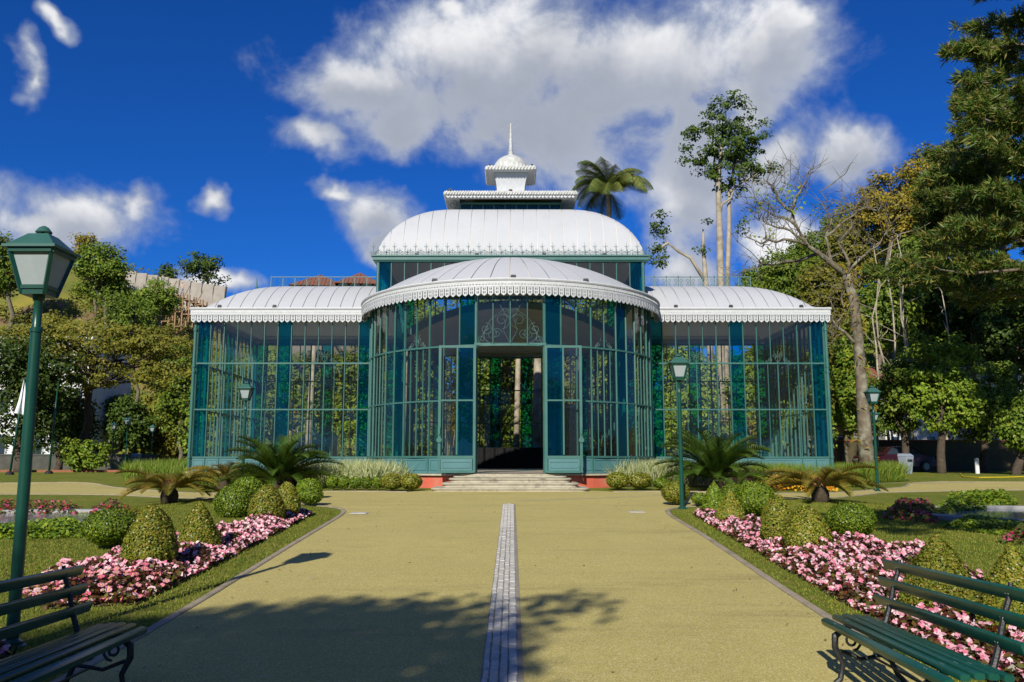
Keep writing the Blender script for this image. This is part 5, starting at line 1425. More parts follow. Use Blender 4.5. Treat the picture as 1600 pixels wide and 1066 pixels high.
for i, (px, lm, lab) in enumerate(((768, LM_MID, 'dense tall tree closing the left half of the doorway view'), (846, LM_OLV, 'dense tall tree closing the right half of the doorway view'), (640, LM_MID, 'dense tall tree behind the left side of the round bay'), (962, LM_MID, 'dense tall tree behind the right side of the round bay'))):
    tree('backdrop_tree', lab, px, 60, crown_px(px, 60, px, 432, 716, 66, seed=400 + i, lobes=10), 420, .85, 38, .30, lm, M_BARK, .2, seed=400 + i, group=BG)
for i in range(13):
    px = 330 + i * 78; y = 44.6 + (i % 3) * 1.3
    if abs(px - 800) < 60: y = 52
    tree('understory_bush', 'leafy bush at the foot of the trees behind the glass, %s from the left' % ('first', 'second', 'third', 'fourth', 'fifth', 'sixth', 'seventh', 'eighth', 'ninth', 'tenth', 'eleventh', 'twelfth', 'last')[i], px, y, crown_px(px, y, px, 640 - (i * 37) % 40, 722, 42, seed=300 + i, lobes=5), 90, .42, 30, .20, (LM_BRI, LM_MID, LM_OLV)[i % 3], M_BARK, .06, seed=300 + i, group='bushes behind the pavilion', limbs=6, cat='bush')
# queen palm above the roof
FRQ = [quads_mesh('frond', frond_quads(3.3, 62, radians(a), radians(d), .045, .80, rr_, vee=-.62), leafmat('palm_leaves', [(0.075, 0.128, 0.025), (0.135, 0.188, 0.038), (0.210, 0.240, 0.057), (0.255, 0.225, 0.051)], 0.3, 0.4, 0.35, 0.2)) for a, d in ((84, 120), (70, 140), (52, 135), (28, 110))]
y = 47; x = col(952, y, 14); z0 = gz(x, y); zc_ = zrow(304, y)
t = empty('queen_palm', (x, y, z0), 'feathery palm rising behind the roof right of the dome', 'palm')
put('trunk', MB().tube([(0, 0, -.1), (.05, 0, 6), (0, 0, zc_ - z0)], [.24, .18, .14], 10).mesh('trunk', [M_BARK], True), None, t, (x, y, z0))
for k in range(30):
    a = k * 2.399963; s = tr_.uniform(.74, .98) * (1.12 if k > 5 else .9); put('frond', FRQ[k % 4 if k > 5 else 0], None, t, (x, y, zc_), (tr_.uniform(-.2, .2), tr_.uniform(-.1, .1), a), (s, s, s))
# tall twin trunked tree
y = 48; px = 1128; x = col(px, y); z0 = gz(x, y); E = []
for cx, row, w, h in ((1135, 185, 40, 28), (1105, 215, 40, 25), (1165, 215, 35, 30), (1085, 243, 26, 16), (1120, 255, 34, 22), (1155, 262, 34, 26), (1190, 265, 26, 14), (1138, 235, 40, 30), (1150, 290, 25, 16), (1108, 275, 16, 12), (1180, 240, 22, 16), (1140, 165, 18, 12)):
    zz = zrow(row, y); E.append((col(cx, y, zz) - x, tr_.uniform(-1, 1), zz - z0, mpx(w, y), mpx(w, y), mpx(h, y)))
for cx, row, w, h in ((1028, 352, 20, 16), (1040, 375, 18, 14), (1018, 395, 14, 14), (1035, 408, 12, 10), (1102, 355, 8, 10), (1100, 385, 14, 12), (1160, 350, 10, 14)):
    zz = zrow(row, y); E.append((col(cx, y, zz) - x, tr_.uniform(-.6, .6), zz - z0, mpx(w, y), mpx(w, y) * .9, mpx(h, y)))
t = tree('twin_trunk_tree', 'tall tree with two pale trunks and a clumpy dark crown rising behind the right wing', px, y, E, 190, .46, 40, .20, LM_DK, M_PALE, .2, seed=80, trunk=False, shell=.6)
mb = MB(); q = lambda cx, row, dy=0: (col(cx, y, zrow(row, y)) - x, dy, zrow(row, y) - z0)
mb.tube([(0, 0, -.2), q(1126, 560), q(1126, 440), q(1124, 350), q(1122, 290), q(1126, 240), q(1132, 185)], [.28, .24, .21, .18, .15, .09, .03], 12)
mb.tube([(.5, .3, -.2), q(1136, 560, .3), q(1138, 450, .3), q(1141, 360, .3), q(1141, 300, .3), q(1150, 250, .2), q(1156, 210, .2)], [.19, .17, .15, .13, .11, .07, .02], 12)
mb.tube([(-.3, .2, -.2), q(1108, 500, .2), q(1104, 440, .2), q(1100, 385, .2), q(1100, 355, .2)], [.2, .18, .15, .10, .04], 9)
mb.tube([q(1104, 440, .2), q(1080, 402, .2), q(1060, 392, .1), q(1044, 380, 0), q(1032, 360)], [.12, .09, .08, .05, .02], 8)
for a_, b_ in (((1122, 290), (1088, 240)), ((1124, 270), (1104, 215)), ((1141, 300), (1190, 265)), ((1146, 270), (1170, 220)), ((1128, 235), (1110, 205)), ((1044, 380), (1020, 398)), ((1126, 330), (1150, 290)), ((1128, 230), (1150, 190))):
    A, B = q(*a_), q(*b_); mb.tube(wiggle(A, B, 4, .05, tr_), [.09, .07, .055, .04, .015], 6)
put('trunk', mb.mesh('trunk', [M_PALE], True), None, t, (x, y, z0))
# bare gnarled tree beside the right corner
y = 41; px = 1352; x = col(px, y); z0 = gz(x, y)
t = empty('bare_tree', (x, y, z0), 'leaning old tree with mottled trunk and mostly bare branches beside the right wing', 'tree')
mb = MB(); q = lambda cx, row, dy=0: (col(cx, y, zrow(row, y)) - x, dy, zrow(row, y) - z0)
mb.tube([q(1356, 738), q(1352, 690), q(1346, 600), q(1340, 520), q(1334, 470), q(1322, 430)], [.40, .33, .27, .24, .23, .20], 12)
mb.tube([q(1322, 430), q(1300, 412), q(1280, 396), q(1262, 384), q(1248, 360), q(1236, 330)], [.18, .15, .12, .09, .06, .04], 9)
br = [((1280, 396), (1240, 402, 1), (1200, 405, 1), (1165, 425, 1)), ((1262, 384), (1220, 378, -.5), (1185, 385, -.5), (1160, 372, -.5)), ((1248, 360), (1225, 340, 0), (1195, 320, .5), (1178, 298, .5)), ((1236, 330), (1215, 312), (1205, 290), (1198, 285)),
      ((1236, 330), (1250, 300), (1258, 285), (1262, 270)), ((1300, 412), (1290, 370), (1300, 340), (1282, 300)), ((1322, 430), (1310, 380), (1330, 345), (1345, 310)), ((1290, 370), (1320, 345), (1350, 325), (1372, 330)),
      ((1262, 384), (1235, 360), (1205, 352), (1186, 345)), ((1334, 470), (1322, 450, .4), (1316, 500, .6), (1302, 515, .6)), ((1340, 540), (1310, 512), (1296, 495), (1288, 505)), ((1322, 430), (1350, 400), (1375, 380), (1392, 350))]
for path_ in br:
    pts = [q(*p) for p in path_]; fine = []
    for a_, b_ in zip(pts, pts[1:]): fine += wiggle(a_, b_, 3, .07, tr_)[:-1]
    fine.append(pts[-1]); mb.tube(fine, np.linspace(.085, .015, len(fine)), 6)
    for k in range(14):
        s_ = fine[tr_.integers(2, len(fine))]; e_ = np.array(s_) + tr_.normal(0, .8, 3) + [-.15, 0, .45]; f2 = wiggle(s_, e_, 3, .09, tr_)
        mb.tube(f2, [.024, .018, .012, .005], 4, False)
        for kk in range(3):
            e3 = np.array(f2[2]) + tr_.normal(0, .5, 3) + [0, 0, .2]; mb.tube([f2[2], e3], [.014, .004], 3, False)
put('trunk', mb.mesh('trunk', [M_LICH], True), None, t, (x, y, z0))
Cn = np.array([q(1330, 440), q(1325, 470), q(1345, 510), q(1352, 640), q(1336, 425), q(1318, 420), q(1340, 570), q(1346, 690), q(1330, 490), q(1362, 720)]); ci = np.repeat(np.arange(10), 42)
tagged = put('bromeliads', quads_mesh('bromeliads', leaves(Cn[ci] + tr_.normal(0, .22, (420, 3)), np.tile([0, -.6, .5], (420, 1)), .34, tr_, .16, .6), LM_YLW), None, t, (x, y, z0))
Cn = np.array([q(1190, 310), q(1215, 300), q(1240, 312), q(1270, 325), q(1180, 330), q(1200, 370), q(1230, 300), q(1225, 330)]); ci = np.repeat(np.arange(8), 26)
tagged2 = put('leaf_tufts', quads_mesh('leaf_tufts', leaves(Cn[ci] + tr_.normal(0, .30, (208, 3)), np.tile([0, -.4, .6], (208, 1)), .22, tr_, .5, .6), LM_BRI), None, t, (x, y, z0))
tag(tagged, kind='stuff'); tag(tagged2, kind='stuff')
# forest on the right
FG = 'forest trees right of the pavilion'
ft = [(1240, 66, 1240, 392, 520, 62, LM_MID, 'dark green forest tree just above the right wing roof'), (1300, 60, 1300, 400, 560, 52, LM_OLV, 'olive forest tree behind the bare tree'), (1345, 72, 1350, 300, 450, 60, LM_OLV, 'olive forest tree on the skyline above the bare tree'),
      (1402, 68, 1405, 245, 400, 62, LM_YLW, 'yellowing tree on the forest skyline left of the pine'), (1440, 74, 1445, 232, 380, 50, LM_OLV, 'loose tree on the forest skyline touching the pine'), (1265, 76, 1265, 352, 470, 52, LM_MID, 'rounded tree on the forest skyline above the bare branches'),
      (1385, 55, 1385, 420, 560, 52, LM_MID, 'forest tree with hanging creepers right of the bare tree'), (1450, 58, 1450, 370, 560, 66, LM_MID, 'big dark forest tree behind the maples'), (1525, 56, 1525, 400, 600, 70, LM_DK, 'very dark forest tree below the pine'),
      (1590, 52, 1590, 430, 640, 60, LM_DK, 'dark tree at the right edge behind the maple'), (1320, 50, 1318, 520, 690, 30, LM_BRI, 'slim bright green tree against the right pavilion corner'), (1500, 70, 1500, 250, 420, 60, LM_DK, 'dark tree on the skyline behind the pine'),
      (1320, 82, 1315, 330, 440, 40, LM_MID, 'far tree on the crest above the right wing'), (1190, 84, 1190, 415, 480, 40, LM_MID, 'low tree on the crest right of the twin trunks'), (1425, 82, 1425, 290, 480, 85, LM_DK, 'broad dark tree behind the pale bare stems'), (1350, 86, 1345, 345, 500, 70, LM_MID, 'broad green tree on the crest behind the bare tree'), (1490, 84, 1490, 330, 520, 80, LM_MID, 'broad tree on the crest below the pines')]
for i, (px, y, cx, top, bot, hw, lm, lab) in enumerate(ft):
    tree('forest_tree', lab, px, y, crown_px(px, y, cx, top, bot, hw, seed=100 + i, lobes=8), 260, .80, 36, .27, lm, M_LICH if i % 2 else M_BARK, .2, seed=100 + i, group=FG, limbs=20)
mp = [(1415, 45, 1410, 548, 690, 52, 'left one of the green maples beyond the right lawn'), (1470, 43, 1470, 520, 690, 60, 'middle and broadest of the green maples beyond the right lawn'), (1535, 45, 1540, 560, 690, 58, 'right one of the green maples beyond the right lawn'), (1585, 40, 1600, 610, 715, 46, 'low maple at the right edge of the picture')]
for i, (px, y, cx, top, bot, hw, lab) in enumerate(mp):
    tree('maple_tree', lab, px, y, crown_px(px, y, cx, top, bot, hw, seed=130 + i, lobes=9), 260, .50, 34, .20, LM_MID if i != 1 else LM_BRI, M_DBARK, .2, seed=130 + i, group='maples beyond the right lawn', limbs=20, fork=.25)
# dead pale stems standing in the forest
for i, (px, y, top, bot, lean) in enumerate(((1395, 50, 385, 560, -10), (1412, 51, 378, 545, 4), (1424, 50, 400, 500, 3), (1372, 50, 400, 590, 14), (1430, 51, 372, 640, -6), (1482, 52, 455, 520, 8))):
    x = col(px, y); z0 = gz(x, y); zt = zrow(top, y) - z0; dx = mpx(lean, y)
    t = empty('dead_stem', (x, y, z0), 'pale bare stem in the forest, %s counted from the pavilion' % ('second', 'third', 'fourth', 'first', 'fifth', 'last')[i], 'dead tree', 'pale dead stems in the forest')
    mb = MB(); sp = wiggle((0, 0, -.1), (dx, 0, zt), 7, .012, tr_); mb.tube(sp, np.linspace(.10, .025, 8), 7)
    for k in range(7):
        s_ = sp[3 + k % 5]; mb.tube(wiggle(s_, np.array(s_) + [tr_.normal(0, .9), tr_.normal(0, .5), tr_.uniform(.4, 1.6)], 3, .06, tr_), [.032, .025, .018, .008], 5)
    put('stem', mb.mesh('stem', [M_PALE], True), None, t, (x, y, z0))
# big pines at the right edge
def pine(px, y, H, levels, seed, label, rmax, zmin, x=None):
    r = np.random.default_rng(seed); x = col(px, y) if x is None else x; z0 = gz(x, y); t = empty('pine_tree', (x, y, z0), label, 'tree', 'pines at the right edge')
    mb = MB(); mb.tube(wiggle((0, 0, -.2), (.3, 0, H), 8, .006, r), np.linspace(.45, .06, 9), 12); C = []; Dv = []
    for i in range(levels):
        z = zmin + (H - zmin) * (i / levels) ** .95; L = rmax * (1 - (z - zmin) / (H - zmin)) ** .65 * r.uniform(.55, 1.1) + .5; a = r.uniform(0, 2 * pi)
        if i % 2 == 0: a = r.uniform(.62 * pi, 1.38 * pi)
        d = np.array([cos(a), sin(a), 0]); s0 = np.array([.3 * z / H, 0, z]); e = s0 + d * L + [0, 0, L * r.uniform(-.05, .30)]
        pts = wiggle(s0, e, 5, .035, r); mb.tube(pts, np.linspace(.10, .02, 6), 6)
        for k in range(int(9 + L * 5.6)):
            tt = r.uniform(.22, 1.0); b = s0 + (e - s0) * tt; sd = unit(r.normal(0, 1, 3) + d * .7) * r.uniform(.25, 1.05) * (1.1 - tt * .45)
            c = b + sd * [1, 1, .55]; C.append(c); Dv.append(unit(sd + d * .8 + [0, 0, .4]))
            if k % 2 == 0: mb.tube([tuple(b), tuple(c)], [.022, .010], 4, False)
    C = np.array(C); Dv = np.array(Dv); m = 46; ci = np.repeat(np.arange(len(C)), m); n = len(ci)
    D = unit(Dv[ci] * .55 + r.normal(0, .55, (n, 3))); P = C[ci] + D * .15 + r.normal(0, .09, (n, 3))
    V = leaves(P, np.cross(D, r.normal(0, 1, (n, 3))), .42, r, .13, .1, along=D * 4, fold=.02)
    put('crown', quads_mesh('crown', V, LM_PIN), None, t, (x, y, z0)); put('trunk', mb.mesh('trunk', [M_BARK], True), None, t, (x, y, z0)); return t
pine(1715, 36, 28, 80, 3, 'towering pine whose branches hang in from the upper right edge', 7.4, 7.5)
pine(1590, 58, 31, 70, 4, 'second pine standing behind the towering one at the right edge', 6.0, 11)
pine(1515, 62, 23, 56, 9, 'shorter pine left of the towering pine', 5.4, 9)
# trees behind the camera; the first two shade the path and the right lawn
for i, (x, y, ells, n, lab) in enumerate((
        (-7.2, -7.6, [(2.2, 1.0, 8.3, 1.7, 1.6, 1.0), (2.9, 2.9, 8.2, 1.0, .55, .5), (1.3, -.6, 8.8, 1.9, 1.5, 1.1), (4.35, 3.5, 8.2, .42, .24, .16), (4.3, 2.9, 8.1, .25, .12, .1), (.2, -2.6, 9.6, 2.2, 2.0, 1.3), (3.2, -.4, 7.8, 1.3, 1.0, .7), (3.4, .9, 8.2, .7, .5, .4)], 330, 'tree behind the viewer shading the left of the path'),
        (6.0, -2.0, [(-2.6, 4.0, 9.0, 2.2, 1.0, .9), (-.5, 5.0, 9.3, 2.4, 1.3, 1.0), (2.2, 4.2, 9.5, 2.4, 1.4, 1.0), (.5, 1.6, 10.4, 2.5, 1.8, 1.2)], 240, 'tree behind the viewer shading the right lawn'),
        (-16, -22, [(0, 0, 8, 5, 5, 4)], 200, 'unseen broad tree added behind the viewer to the left'), (12, -26, [(0, 0, 8.5, 5.5, 5, 4.5)], 220, 'unseen broad tree added behind the viewer to the right'), (-2, -34, [(0, 0, 8, 6, 4, 4.5)], 220, 'unseen broad tree added far behind the viewer'),  # broad trees added out of view to darken the pane reflections
        (-8, -15, [(0, 0, 5.2, 4, 3.5, 3.2)], 190, 'unseen rounded tree added close behind the viewer on the left'), (4, -13, [(0, 0, 4.6, 3.6, 3, 3.0)], 190, 'unseen rounded tree added close behind the viewer in the middle'), (12, -13, [(0, 0, 5.0, 4, 3.5, 3.2)], 190, 'unseen rounded tree added close behind the viewer on the right'), (24, -18, [(0, 0, 8, 5, 5, 4.5)], 200, 'unseen broad tree added far to the right behind the viewer'), (-30, -20, [(0, 0, 9, 6, 5, 5)], 200, 'unseen broad tree added far to the left behind the viewer'))):  # rounded ones added unseen to close off skylight, broad ones to darken reflections
    tree('shade_tree', lab, 0, y, ells, n, .55 if i < 2 else 1.0, 40, .20 if i < 2 else .34, LM_MID, M_BARK, .28, seed=200 + i, x=x, group='trees behind the viewer', limbs=18)

# ------------------------------------------------------------------ buildings and far things
M_WALLW = mat('white_render', (0.72, 0.72, 0.70), (0.62, 0.62, 0.60), 1, 0.8, .1, 10)
M_WINB = mat('dark_window', (0.03, 0.04, 0.05), None, 3, 0.1)
M_TILE_R = mat('roof_tile', (0.24, 0.085, 0.05), (0.16, 0.06, 0.04), 5, 0.85, .6, 14)
M_CONC = mat('raw_concrete', (0.38, 0.34, 0.29), (0.30, 0.27, 0.23), 1.3, 0.9, .2, 8)
M_WOOD = mat('scaffold_timber', (0.33, 0.21, 0.12), (0.22, 0.14, 0.08), 5, 0.9)
M_ORW = mat('ochre_render', (0.46, 0.20, 0.11), (0.40, 0.17, 0.09), 1, 0.85)
def house(name, label, x, y, w, d, h, roof, wallm, z0, rz=0.0, rows=2, cols=4, rise=1.6):
    t = empty(name, (x, y, z0), label, 'building', None, rz); b = lambda mb, n, m, p=None: mb.build(n, m, p or t, world=False)
    b(MB().box((0, 0, h / 2), (w, d, h)), 'wall', wallm)
    for r in range(rows):
        for c in range(cols):
            cx = -w / 2 + w * (c + .5) / cols; cz = h * (r + .55) / rows; ww, wh = w / cols * .45, h / rows * .5
            wn = b(MB().box((cx, -d / 2 - .02, cz), (ww + .16, .08, wh + .16)), 'window', M_WHITE); b(MB().box((cx, -d / 2 - .06, cz), (ww, .03, wh)), 'pane', M_WINB, wn)
    if roof == 'hip':
        e = .5; k = min(w, d) * .5
        rf = MB().add([(-w / 2 - e, -d / 2 - e, h), (w / 2 + e, -d / 2 - e, h), (w / 2 + e, d / 2 + e, h), (-w / 2 - e, d / 2 + e, h), (-w / 2 + k, 0, h + rise), (w / 2 - k, 0, h + rise)], [(0, 1, 5, 4), (1, 2, 5), (2, 3, 4, 5), (3, 0, 4), (3, 2, 1, 0)])
        ro = b(rf, 'roof', M_TILE_R)
        rows_ = MB()
        for i in range(int(w / .35)):
            u = -w / 2 - e + .2 + i * .35; tt = max(0, min(1, (abs(u) - (w / 2 - k)) / (k + e))); top = 1 - tt
            if top > .05: rows_.bar((u, -d / 2 - e, h + .03), (u, -(d / 2 + e) * (1 - top), h + rise * top + .03), .10, .06)
        b(rows_, 'tile_rows', M_TILE_R, ro)
    elif roof == 'gable':
        rf = MB().add([(-w / 2 - .4, -d / 2 - .5, h), (w / 2 + .4, -d / 2 - .5, h), (w / 2 + .4, 0, h + rise), (-w / 2 - .4, 0, h + rise), (-w / 2 - .4, d / 2 + .5, h), (w / 2 + .4, d / 2 + .5, h)], [(0, 1, 2, 3), (3, 2, 5, 4), (0, 3, 4), (1, 5, 2)]); b(rf, 'roof', M_TILE_R)
    else:
        b(MB().box((0, 0, h + .12), (w + .3, d + .3, .24)), 'roof', wallm)
    return t
x = col(70, 66); house('apartment_building', 'white building half hidden behind the wide flat crowned tree', x, 66, mpx(190, 66), 7, zrow(528, 62) - gz(x, 60), 'flat', M_WALLW, gz(x, 60) - .1, 0, 3, 7)
y = 84; z = hz(-20, y) - 2
for px, w, lab, dz in ((500, 70, 'left one of the brown roofed houses above the left wing', .0), (562, 56, 'right one of the brown roofed houses above the left wing', .2)):
    x = col(px, y, 18); zt = zrow(440 if px == 500 else 437, y); house('tiled_house', lab, x, y, mpx(w, y), 5, zt - z - 1.0, 'hip', mat('stained_render', (0.20, 0.17, 0.13), (0.14, 0.12, 0.09), 1, .9), z, .12, 2, 3, 1.7)['group'] = 'brown roofed houses on the hill'
y = 58; x = col(1238, y); house('ochre_house', 'ochre walled house with a red tiled roof seen through the right wing', x, y, mpx(130, y), 6, zrow(592, y) - gz(x, y) - .9, 'gable', M_ORW, gz(x, y), 0, 2, 5, 1.4)
y = 56; x = col(1400, y); house('tiled_house', 'small house with brown tiled roof behind the right lawn edge lamp', x, y, mpx(80, y), 5, zrow(610, y) - gz(x, y), 'gable', M_WALLW, gz(x, y), 0, 2, 3, 1.5)
y = 60; x = col(1560, y); house('white_house', 'white house glimpsed between the maples at the right', x, y, mpx(120, y), 6, zrow(560, y) - gz(x, y), 'gable', M_WALLW, gz(x, y), 0, 3, 4, 1.8)
y = 60; x = col(490, y); house('red_house', 'dark red house glimpsed through the left wing', x, y, mpx(50, y), 5, zrow(585, y) - gz(x, y), 'gable', M_ORW, gz(x, y), 0, 2, 3, 1.4)
# retaining wall of concrete panels with timber scaffold and two workers
y0_, y1_ = 98, 92; A = (col(196, y0_, 24), y0_); B = (col(352, y1_, 22), y1_)
t = empty('retaining_wall', (A[0], A[1], hz(*A) - 3), 'long unfinished concrete retaining wall on the hilltop', 'wall')
npn = 9
for i in range(npn):
    p = [A[0] + (B[0] - A[0]) * (i + .03) / npn, A[1] + (B[1] - A[1]) * (i + .03) / npn]; q_ = [A[0] + (B[0] - A[0]) * (i + .97) / npn, A[1] + (B[1] - A[1]) * (i + .97) / npn]
    zt = zrow(424 + 26 * (i + .5) / npn, y0_ + (y1_ - y0_) * i / npn); zb = zt - 5.2
    dz = .20; mb = MB(); mb.bar((p[0], p[1], (zt + zb) / 2 + dz / 2), (q_[0], q_[1], (zt + zb) / 2 - dz / 2), .3, zt - zb); mb.build('panel', M_CONC, t)
    mb = MB(); mb.bar((q_[0], q_[1] - .1, zb), (q_[0], q_[1] - .1, zt - dz / 2 - .1), .3, .3); mb.build('pier', M_CONC, t)
ys_ = 90.5; xs0 = col(236, ys_, 22); xs1 = col(318, ys_, 20); zt = zrow(440, ys_); zlo = zt - 5.5
t = empty('timber_scaffold', (xs0, ys_, hz(xs0, ys_)), 'timber scaffold leaning against the retaining wall', 'scaffold')
for i in range(9):
    xx = xs0 + (xs1 - xs0) * i / 8
    for dy in (0, 1.2):
        MB().bar((xx, ys_ + dy, zlo - 2 - i * .3), (xx, ys_ + dy, zt - i * .28 + .2), .14, .14).build('pole', M_WOOD, t)
for lv in range(3):
    for s_ in range(8):
        xa, xb = xs0 + (xs1 - xs0) * s_ / 8, xs0 + (xs1 - xs0) * (s_ + 1) / 8; zz = zt - .6 - lv * 1.6 - s_ * .28
        MB().box(((xa + xb) / 2, ys_ + .6, zz), (xb - xa - .05, 1.3, .10)).build('plank', M_WOOD, t)
        if (s_ + lv) % 2: MB().bar((xa, ys_ - .08, zz), (xb, ys_ - .08, zz + 1.5), .09, .05).build('brace', M_WOOD, t)
def person(x, y, z, shirt, trousers, label, pose=0.0, H=1.72, rz=0.0):
    V = [(0, 0, .93), (0, 0, 1.12), (0, -.02, 1.32), (0, 0, 1.46), (0, 0, 1.53), (0, -.02, 1.63), (0, -.01, 1.71),
         (.09, 0, .88), (.10, -.03, .50), (.10, .02, .10), (.10, -.10, .04), (-.09, 0, .88), (-.10, -.02 - pose * .1, .50), (-.10, .03, .10), (-.10, -.09, .04),
         (.17, 0, 1.40), (.22, .02, 1.14), (.20, -.10 - pose * .2, .94), (.20, -.14 - pose * .25, .86), (-.17, 0, 1.40), (-.23, .01, 1.14), (-.20, -.12 - pose * .1, .93), (-.20, -.15 - pose * .12, .85)]
    Rr = [.13, .125, .145, .10, .055, .088, .075, .085, .062, .045, .035, .085, .062, .045, .035, .065, .048, .036, .030, .065, .048, .036, .030]
    Ed = [(0, 1), (1, 2), (2, 3), (3, 4), (4, 5), (5, 6), (0, 7), (7, 8), (8, 9), (9, 10), (0, 11), (11, 12), (12, 13), (13, 14), (3, 15), (15, 16), (16, 17), (17, 18), (3, 19), (19, 20), (20, 21), (21, 22)]
    me = bpy.data.meshes.new('person'); me.from_pydata(V, Ed, []); o = bpy.data.objects.new('person', me); COL.objects.link(o)
    sk = o.modifiers.new('skin', 'SKIN'); ly = me.skin_vertices[0] if me.skin_vertices else None
    if ly:
        for i, r in enumerate(Rr): ly.data[i].radius = (r, r * .85)
        ly.data[0].use_root = True
    sb = o.modifiers.new('sub', 'SUBSURF'); sb.levels = sb.render_levels = 2
    m = bpy.data.materials.new('clothes'); m.use_nodes = True; k = NT(m.node_tree); b = k.n['Principled BSDF']; tc = k.new('ShaderNodeTexCoord'); sp = k.new('ShaderNodeSeparateXYZ'); k.l.new(tc.outputs['Object'], sp.inputs[0])
    c = k.ramp(k.math('MULTIPLY', sp.outputs[2], .5), [(0, (.03, .02, .02)), (.045, trousers), (.475, shirt), (.74, (.38, .22, .15)), (.845, (.03, .02, .015))], 'CONSTANT'); k.l.new(c, b.inputs['Base Color']); b.inputs['Roughness'].default_value = .8
    me.materials.append(m); o.location = (x, y, z); o.rotation_euler = (0, 0, rz); return tag(o, label, 'person', None)
xx = xs0 + (xs1 - xs0) * 1.5 / 8; person(xx, ys_ + .6, zt - .6 - .28 + .06, (.55, .55, .52), (.10, .11, .16), 'worker in a pale shirt standing on the scaffold nearer the hilltop', 1, rz=.5)
xx = xs0 + (xs1 - xs0) * 4.5 / 8; person(xx, ys_ + .6, zt - .6 - 4 * .28 + .06, (.55, .40, .30), (.30, .33, .40), 'worker in a tan shirt standing midway along the scaffold', .5, rz=-.6)
x = col(986, 43); person(x, 43, gz(x, 43), (.45, .03, .03), (.03, .05, .22), 'visitor in a red top and blue trousers seen through the round bay', .3)
# low walls, flagpoles, bins, car, hose
for (px0, px1, y, top, lab, m) in ((-40, 245, 60, 712, 'low grey wall coloured dark for shade under the trees left of the lamps', mat('shade_dark_wall', (.06, .06, .05), (.09, .085, .07), 2, .9)), (1310, 1660, 50, 690, 'brown garden wall under the trees beyond the right lawn', mat('brown_wall', (0.085, 0.065, 0.03), (0.06, 0.05, 0.025), 2, .9, .3, 8))):  # left wall and coping coloured dark to stand for shade under the trees
    xa, xb = col(px0, y), col(px1, y); zt = zrow(top, y); zb = gz((xa + xb) / 2, y) - .2
    t = empty('garden_wall', ((xa + xb) / 2, y, zb), lab, 'wall')
    MB().box(((xa + xb) / 2, y, (zt + zb) / 2), (xb - xa, .25, zt - zb)).build('wall', m, t); MB().box(((xa + xb) / 2, y, zt + .05), (xb - xa + .1, .35, .10)).build('coping', mat('shade_dark_coping', (.07, .07, .06)) if px0 < 0 else M_TILE_R, t)
y = 47; xa, xb = col(-60, y), col(190, y); kb = MB(); kb.box(((xa + xb) / 2, y, gz((xa + xb) / 2, y) + .05), (xb - xa, .25, .14)); tag(kb.build('brick_edging', mat('edging_brick', (.30, .11, .06), (.24, .09, .05), 6, .9)), 'low reddish brick edging along the far left lawn', 'edging')
M_FLAG = mat('flag_cloth', (.78, .78, .78), (.70, .71, .74), 2, .9)
for px, y, top, flag, lab in ((17, 40, 592, True, 'green flagpole with a drooping white flag at the left edge'), (78, 42, 596, False, 'bare green flagpole right of the white flag')):
    x = col(px, y); z0 = gz(x, y); zt = zrow(top, y) - z0
    t = empty('flagpole', (x, y, z0), lab, 'flagpole', 'flagpoles at the left')
    lean = .12 if not flag else .35
    put('pole', MB().tube([(0, 0, -.05), (lean * .5, 0, zt * .5), (lean, 0, zt)], [.05, .045, .025], 10).mesh('pole', [M_LAMP], True), None, t, (x, y, z0))
    put('footing', MB().lathe([(.18, -.05), (.18, .08), (.10, .16)], 10).mesh('footing', [M_DARK]), None, t, (x, y, z0))
    if flag:
        G = []
        for i in range(13):
            u = i / 12; r_ = []
            for j in range(9):
                v = j / 8; wd = .48 * (v ** 1.1) + .06
                r_.append((lean - .02 - .30 * (1 - u) * v * .5 + (u - .45) * wd * .9, .10 * sin(u * 9 + v * 3) * v, zt - .05 - 1.55 * v - .12 * u * v))
            G.append(r_)
        put('flag', MB().grid(G).mesh('flag', [M_FLAG], True), None, t, (x, y, z0))
def bin_(px, y, label, m, s=1.0, rz=0):
    x = col(px, y); z0 = gz(x, y); t = empty('litter_bin', (x, y, z0), label, 'litter bin', 'litter bins', rz)
    b = lambda mb, n, mm: mb.build(n, mm, t, True, world=False)
    b(MB().tube([(0, .05, -.05), (0, .05, .9 * s)], .025, 8), 'post', M_BOLT)
    b(MB().add([(-.17, -.15, .28), (.17, -.15, .28), (.17, .10, .28), (-.17, .10, .28), (-.23, -.22, .95), (.23, -.22, .95), (.23, .14, .95), (-.23, .14, .95)], [(3, 2, 1, 0), (0, 1, 5, 4), (1, 2, 6, 5), (2, 3, 7, 6), (3, 0, 4, 7), (4, 5, 6, 7)]), 'body', m)
    b(MB().add([(-.24, -.23, .96), (.24, -.23, .96), (.24, .15, .96), (-.24, .15, .96), (-.22, -.10, 1.06), (.22, -.10, 1.06), (.22, .14, 1.06), (-.22, .14, 1.06)], [(0, 1, 5, 4), (1, 2, 6, 5), (2, 3, 7, 6), (3, 0, 4, 7), (4, 5, 6, 7), (3, 2, 1, 0)]), 'lid', m)
    b(MB().box((0, -.215, .80), (.26, .05, .07)), 'slot', M_DARK); return t
M_BING = mat('grey_plastic', (.28, .32, .37), (.24, .28, .33), 3, .4)
bin_(1414, 33.5, 'light grey litter bin on a post by the right side path', M_BING, 1, .5)
bin_(213, 54, 'blue grey litter bin among the distant lamps on the left', mat('blue_plastic', (.22, .30, .38), None, 3, .4))
